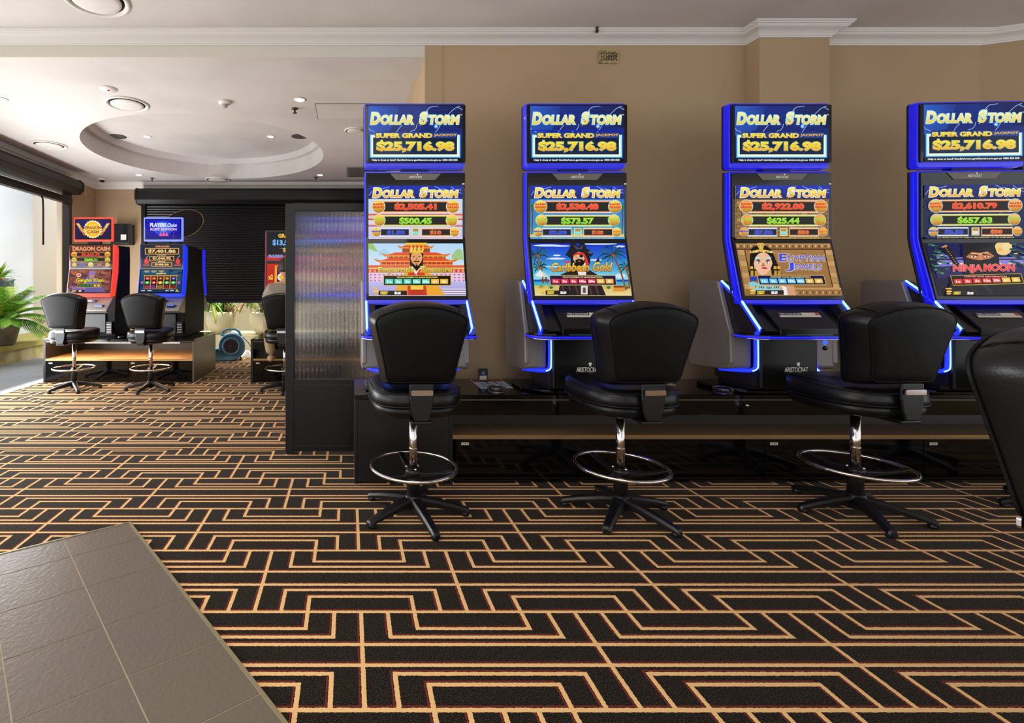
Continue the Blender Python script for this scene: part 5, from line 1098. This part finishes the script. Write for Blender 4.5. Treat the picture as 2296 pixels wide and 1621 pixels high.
plant('leafy_plant', (X(505, 9.35), 9.38, .70), 'brown and green foliage growing from the left bowl planter', 60, .30, .04, [4, 4, 1, 5, 2], (10, 80), 1.0, spread=.18)
plant('variegated_plant', (X(572, 9.2), 9.15, .98), 'cream and yellow variegated plant drooping over the right planter', 34, .55, .085, [3, 3, 2, 2, 0, 4], (-5, 60), 2.5)
plant('variegated_plant', (X(610, 9.3), 9.4, .70), 'dense green and cream foliage in the right planter', 60, .42, .06, [3, 2, 1, 5, 0], (10, 80), 1.6, spread=.22)
o = plant('flower_cluster', (X(590, 9.1), 9.02, .78), 'small red blossom beside the right planter foliage', 4, .08, .035, [4], (20, 80), .5)
for k in kids(o): k.data.materials.clear(); k.data.materials.append(mat('red_petals', 'd02c38', .5))
# left planter ledge with cycad in a pot and a taller plant in a dark urn
moss = mat('mossy_concrete', 'b9ab86', .8, bump=(25, .3), noise=(4, '8f8a4e', .42, .62)); mosst = mat('mossy_ledge_top', '9a9150', .85, bump=(25, .4), noise=(5, 'b0a45c', .4, .65))
b = MB(); b.box(-6.38, -5.30, 3.0, 9.9, -.1, .20, moss); b.box(-6.39, -5.26, 3.0, 9.92, .20, .27, mosst); tag(b.obj('planter_ledge'), 'mossy concrete planter ledge along the left garden wall', 'ledge')
t = thing('plant_pot', (X(18, 7.9), 7.75, .27), 'weathered grey tapered pot holding the fan-leaved cycad', 'plant pot')
b = MB(); b.lathe([(0, 0), (.17, 0), (.19, .03), (.25, .27), (.27, .29), (.27, .34), (.24, .34), (.23, .30), (0, .30)], mat('weathered_pot', '7d6f58', .8, bump=(30, .3), noise=(5, '5c5240', .4, .65)), seg=32); b.obj('pot', t); MB().lathe([(0, .32), (.23, .31)], soil).obj('soil', t)
def frond(b, base, az, el, L, col):
    d = Vector((math.cos(az)*math.cos(el), math.sin(az)*math.cos(el), math.sin(el))); side = Vector((-math.sin(az), math.cos(az), 0)); p = Vector(base); pts = [p.copy()]; n = 26; rad = []
    for i in range(n):
        p = p + d*(L/n); pts.append(p.copy()); d = (d + Vector((0, 0, -1.35/n))).normalized()
        if i > 3:
            ln = .20*math.sin(math.pi*(i-2)/(n+1))**.6+.02; up = side.cross(d).normalized()
            for s in (-1, 1):
                q = p + (side*s + d*.55 + up*.28).normalized()*ln; w = d*.010
                q2 = p+(side*s + d*.5 + up*.4).normalized()*ln*.5
                b.loft([[p-w, p+w, p+w+up*.001], [q2-w*1.1, q2+w*1.1, q2+w*1.1+up*.001], [q-w*.1, q+w*.1, q+w*.1+up*.0005]], greens[col if random.random() < .7 else random.choice([0, 1, 2])], smooth=False)
    b.tube(pts, [.008*(1-.8*i/n) for i in range(n+1)], greens[2], 6)
t = thing('cycad', (X(18, 7.9), 7.75, .60), 'arching green cycad fronds over the weathered pot, behind the leftmost far stool', 'plant')
b = MB()
for i in range(30): frond(b, (0, 0, 0), R(i*137.5), R(22+(i*17) % 58), random.uniform(.55, .85), (0, 1, 0, 2)[i % 4])
b.obj('fronds', t); MB().lathe([(0, -.02), (.07, -.02), (.09, .03), (.05, .09), (0, .1)], soil, seg=16).obj('crown', t)
t = thing('plant_pot', (X(-6, 8.3), 8.3, .27), 'tall dark blue-grey urn at the left edge behind the cycad', 'plant pot'); b = MB(); b.lathe([(0, 0), (.15, 0), (.20, .3), (.24, .8), (.23, 1.0), (.26, 1.05), (.22, 1.05), (0, .98)], mat('slate_glaze', '56646c', .35, noise=(4, '3c484c', .4, .7)), seg=28); b.obj('urn', t)
plant('palm_plant', (X(-6, 8.3), 8.3, 1.30), 'bright green spiky palm in the tall dark urn at the left edge', 80, .36, .045, [0, 0, 0, 2, 1, 4], (-15, 85), 1.5, stem=.2)

# ------------------------------------------------------------------ the seated person
skin = mat('skin', 'b98868', .5); shirt = mat('grey_beige_shirt', '857a6c', .85, bump=(50, .3)); khaki = mat('khaki_trousers', '9c8560', .85, bump=(40, .4)); hair_m = mat('dark_hair', '1a1412', .6, bump=(150, .6)); shoe_m = mat('tan_shoes', 'a88660', .6)
def skinned(name, verts, edges, radii, mt, parent, root=0, sub=2):
    me = bpy.data.meshes.new(name); me.from_pydata(verts, edges, []); me.materials.append(mt); o = bpy.data.objects.new(name, me); C.objects.link(o); o.parent = parent
    m = o.modifiers.new('skin', 'SKIN'); m.use_smooth_shade = True
    me.skin_vertices[0] if me.skin_vertices else None
    if not me.skin_vertices:
        bpy.context.view_layer.objects.active = o
    for i, r in enumerate(radii): sv = me.skin_vertices[0].data[i]; sv.radius = (r, r) if isinstance(r, (int, float)) else r; sv.use_root = (i == root)
    s = o.modifiers.new('subdivision', 'SUBSURF'); s.levels = sub; s.render_levels = sub
    return o
pr = thing('person', (-.74, 5.70, 0), 'seated person in grey-beige shirt and khaki trousers, back to us, half behind the divider', 'person')
# body: pelvis, spine, neck, arms to wrists, legs to ankles
V = [(0, .0, .80), (0, -.01, .92), (0, .0, 1.06), (0, .01, 1.16), (0, .03, 1.25), (0, .045, 1.30),
     (-.10, .01, .79), (-.20, .22, .79), (-.25, .38, .74), (-.23, .32, .52), (-.20, .28, .36),
     (.10, .01, .79), (.17, .24, .79), (.19, .42, .76), (.18, .34, .52), (.17, .30, .36),
     (-.15, .02, 1.17), (-.20, .06, 1.12), (-.235, .14, .96), (-.20, .34, .92), (-.17, .42, .93),
     (.15, .02, 1.17), (.20, .06, 1.12), (.235, .14, .96), (.20, .34, .92), (.17, .42, .93)]
Ed = [(0,1),(1,2),(2,3),(3,4),(4,5),(0,6),(6,7),(7,8),(8,9),(9,10),(0,11),(11,12),(12,13),(13,14),(14,15),(3,16),(16,17),(17,18),(18,19),(19,20),(3,21),(21,22),(22,23),(23,24),(24,25)]
Rd = [(.15,.11),(.145,.105),(.165,.11),(.15,.10),.058,.055, .10,.088,.066,.055,.040, .10,.088,.066,.055,.040, .07,.062,.048,.038,.028, .07,.062,.048,.038,.028]
body = skinned('body', V, Ed, Rd, skin, pr)
shV = [(0, .0, .80), (0, -.01, .92), (0, .0, 1.06), (0, .01, 1.16), (0, .022, 1.215), (-.15, .02, 1.17), (-.205, .06, 1.11), (-.24, .14, .97), (-.225, .22, .94), (.15, .02, 1.17), (.205, .06, 1.11), (.24, .14, .97), (.225, .22, .94)]
skinned('shirt', shV, [(0,1),(1,2),(2,3),(3,4),(3,5),(5,6),(6,7),(7,8),(3,9),(9,10),(10,11),(11,12)], [(.165,.125),(.16,.12),(.18,.125),(.165,.115),.072,.085,.075,.064,.060,.085,.075,.064,.060], shirt, body)
trV = [(0, .0, .82), (-.10, .01, .79), (-.20, .22, .79), (-.25, .385, .74), (-.235, .32, .52), (-.205, .28, .37), (.10, .01, .79), (.17, .24, .79), (.19, .425, .76), (.18, .34, .52), (.17, .30, .37)]
skinned('trousers', trV, [(0,1),(1,2),(2,3),(3,4),(4,5),(0,6),(6,7),(7,8),(8,9),(9,10)], [(.165,.13),.115,.098,.078,.070,.062,.115,.098,.078,.070,.062], khaki, body)
# head with face, ears and hair
hc = Vector((0, .055, 1.42)); b = MB(); rings = []
for i in range(13):
    th = math.pi*i/12; z = .118*math.cos(th); r = math.sin(th); rings.append([(hc.x+.076*r*math.cos(a)*(1-.12*max(0, -math.cos(th))), hc.y+.094*r*math.sin(a)+(.01 if math.cos(th) < 0 else 0), hc.z+z) for a in [2*math.pi*k/24 for k in range(24)]])
b.loft(rings, skin); b.loft([[(.016*k*math.cos(a), hc.y+.086+.02*k2, hc.z-.012+.02*k*math.sin(a)) for a in [2*math.pi*j/8 for j in range(8)]] for k, k2 in ((1, 0), (.8, .6), (.3, 1))], skin)
for s in (-1, 1): b.loft([[(s*(.073+.012*k2), hc.y-.005+.018*k*math.cos(a), hc.z-.01+.032*k*math.sin(a)) for a in [2*math.pi*j/12 for j in range(12)]] for k, k2 in ((.9, 0), (1, .7), (.6, 1))], skin)
hd = b.obj('head', body)
b = MB()
for s in (-1, 1): b.lathe([(0, -.003), (.010, -.002), (.012, .003), (0, .006)], white_m, s*.03, hc.y+.088, hc.z+.008, 12, True, 'y')
b.obj('eyes', hd); b = MB(); b.tube([(-.022, hc.y+.090, hc.z-.055), (0, hc.y+.097, hc.z-.056), (.022, hc.y+.090, hc.z-.055)], .005, mat('lips', '9c5c50', .5), 8); b.obj('mouth', hd)
b = MB(); rings = []
for i in range(10):
    th = R(2)+R(112)*i/9; z = .126*math.cos(th); r = math.sin(th); rings.append([(hc.x+.085*r*math.cos(a), hc.y-.004+.102*r*math.sin(a)*(1 if math.sin(a) < .3 else max(.55, 1-.5*max(0, -math.cos(th)+.2)*2)) if True else 0, hc.z+z+(.055*max(0, math.sin(a))*(i/9)**1)) for a in [2*math.pi*k/28 for k in range(28)]])
b.loft(rings, hair_m); b.obj('hair', hd)
for s in (-1, 1):     # hands resting on the button deck, five bent fingers each
    w = Vector((s*.17, .42, .93)); hv = [w, w+Vector((-s*.01, .045, .0)), w+Vector((-s*.015, .08, -.004))]; he = [(0, 1), (1, 2)]; hr = [(.026, .018), (.036, .015), (.034, .012)]
    for k, (off, L) in enumerate(((-.030, .058), (-.010, .070), (.010, .076), (.029, .068))):
        base = 2; a = hv[2]+Vector((off, .012, .0)); i0 = len(hv); hv += [a, a+Vector((off*.15, L*.45, .004)), a+Vector((off*.2, L*.8, -.010)), a+Vector((off*.2, L, -.024))]; he += [(base, i0), (i0, i0+1), (i0+1, i0+2), (i0+2, i0+3)]; hr += [.010, .0088, .0082, .007]
    i0 = len(hv); tb_ = hv[1]+Vector((-s*.036, -.01, -.002)); hv += [tb_, tb_+Vector((-s*.018, .026, -.006)), tb_+Vector((-s*.02, .050, -.012))]; he += [(1, i0), (i0, i0+1), (i0+1, i0+2)]; hr += [.012, .0105, .009]
    skinned('hand', [tuple(v) for v in hv], he, hr, skin, body, sub=1)
for s, ft in ((-1, (-.20, .26, .30)), (1, (.17, .28, .30))):
    b = MB(); rings = []
    for y, w, h in ((-.09, .030, .05), (-.06, .040, .075), (0, .042, .075), (.08, .046, .05), (.14, .044, .038), (.18, .028, .025)):
        rings.append([(ft[0]+w*math.cos(a), ft[1]+y, ft[2]+h*.5*(1+math.sin(a))) for a in [2*math.pi*j/14 for j in range(14)]])
    b.loft(rings, shoe_m); b.obj('shoe', body)
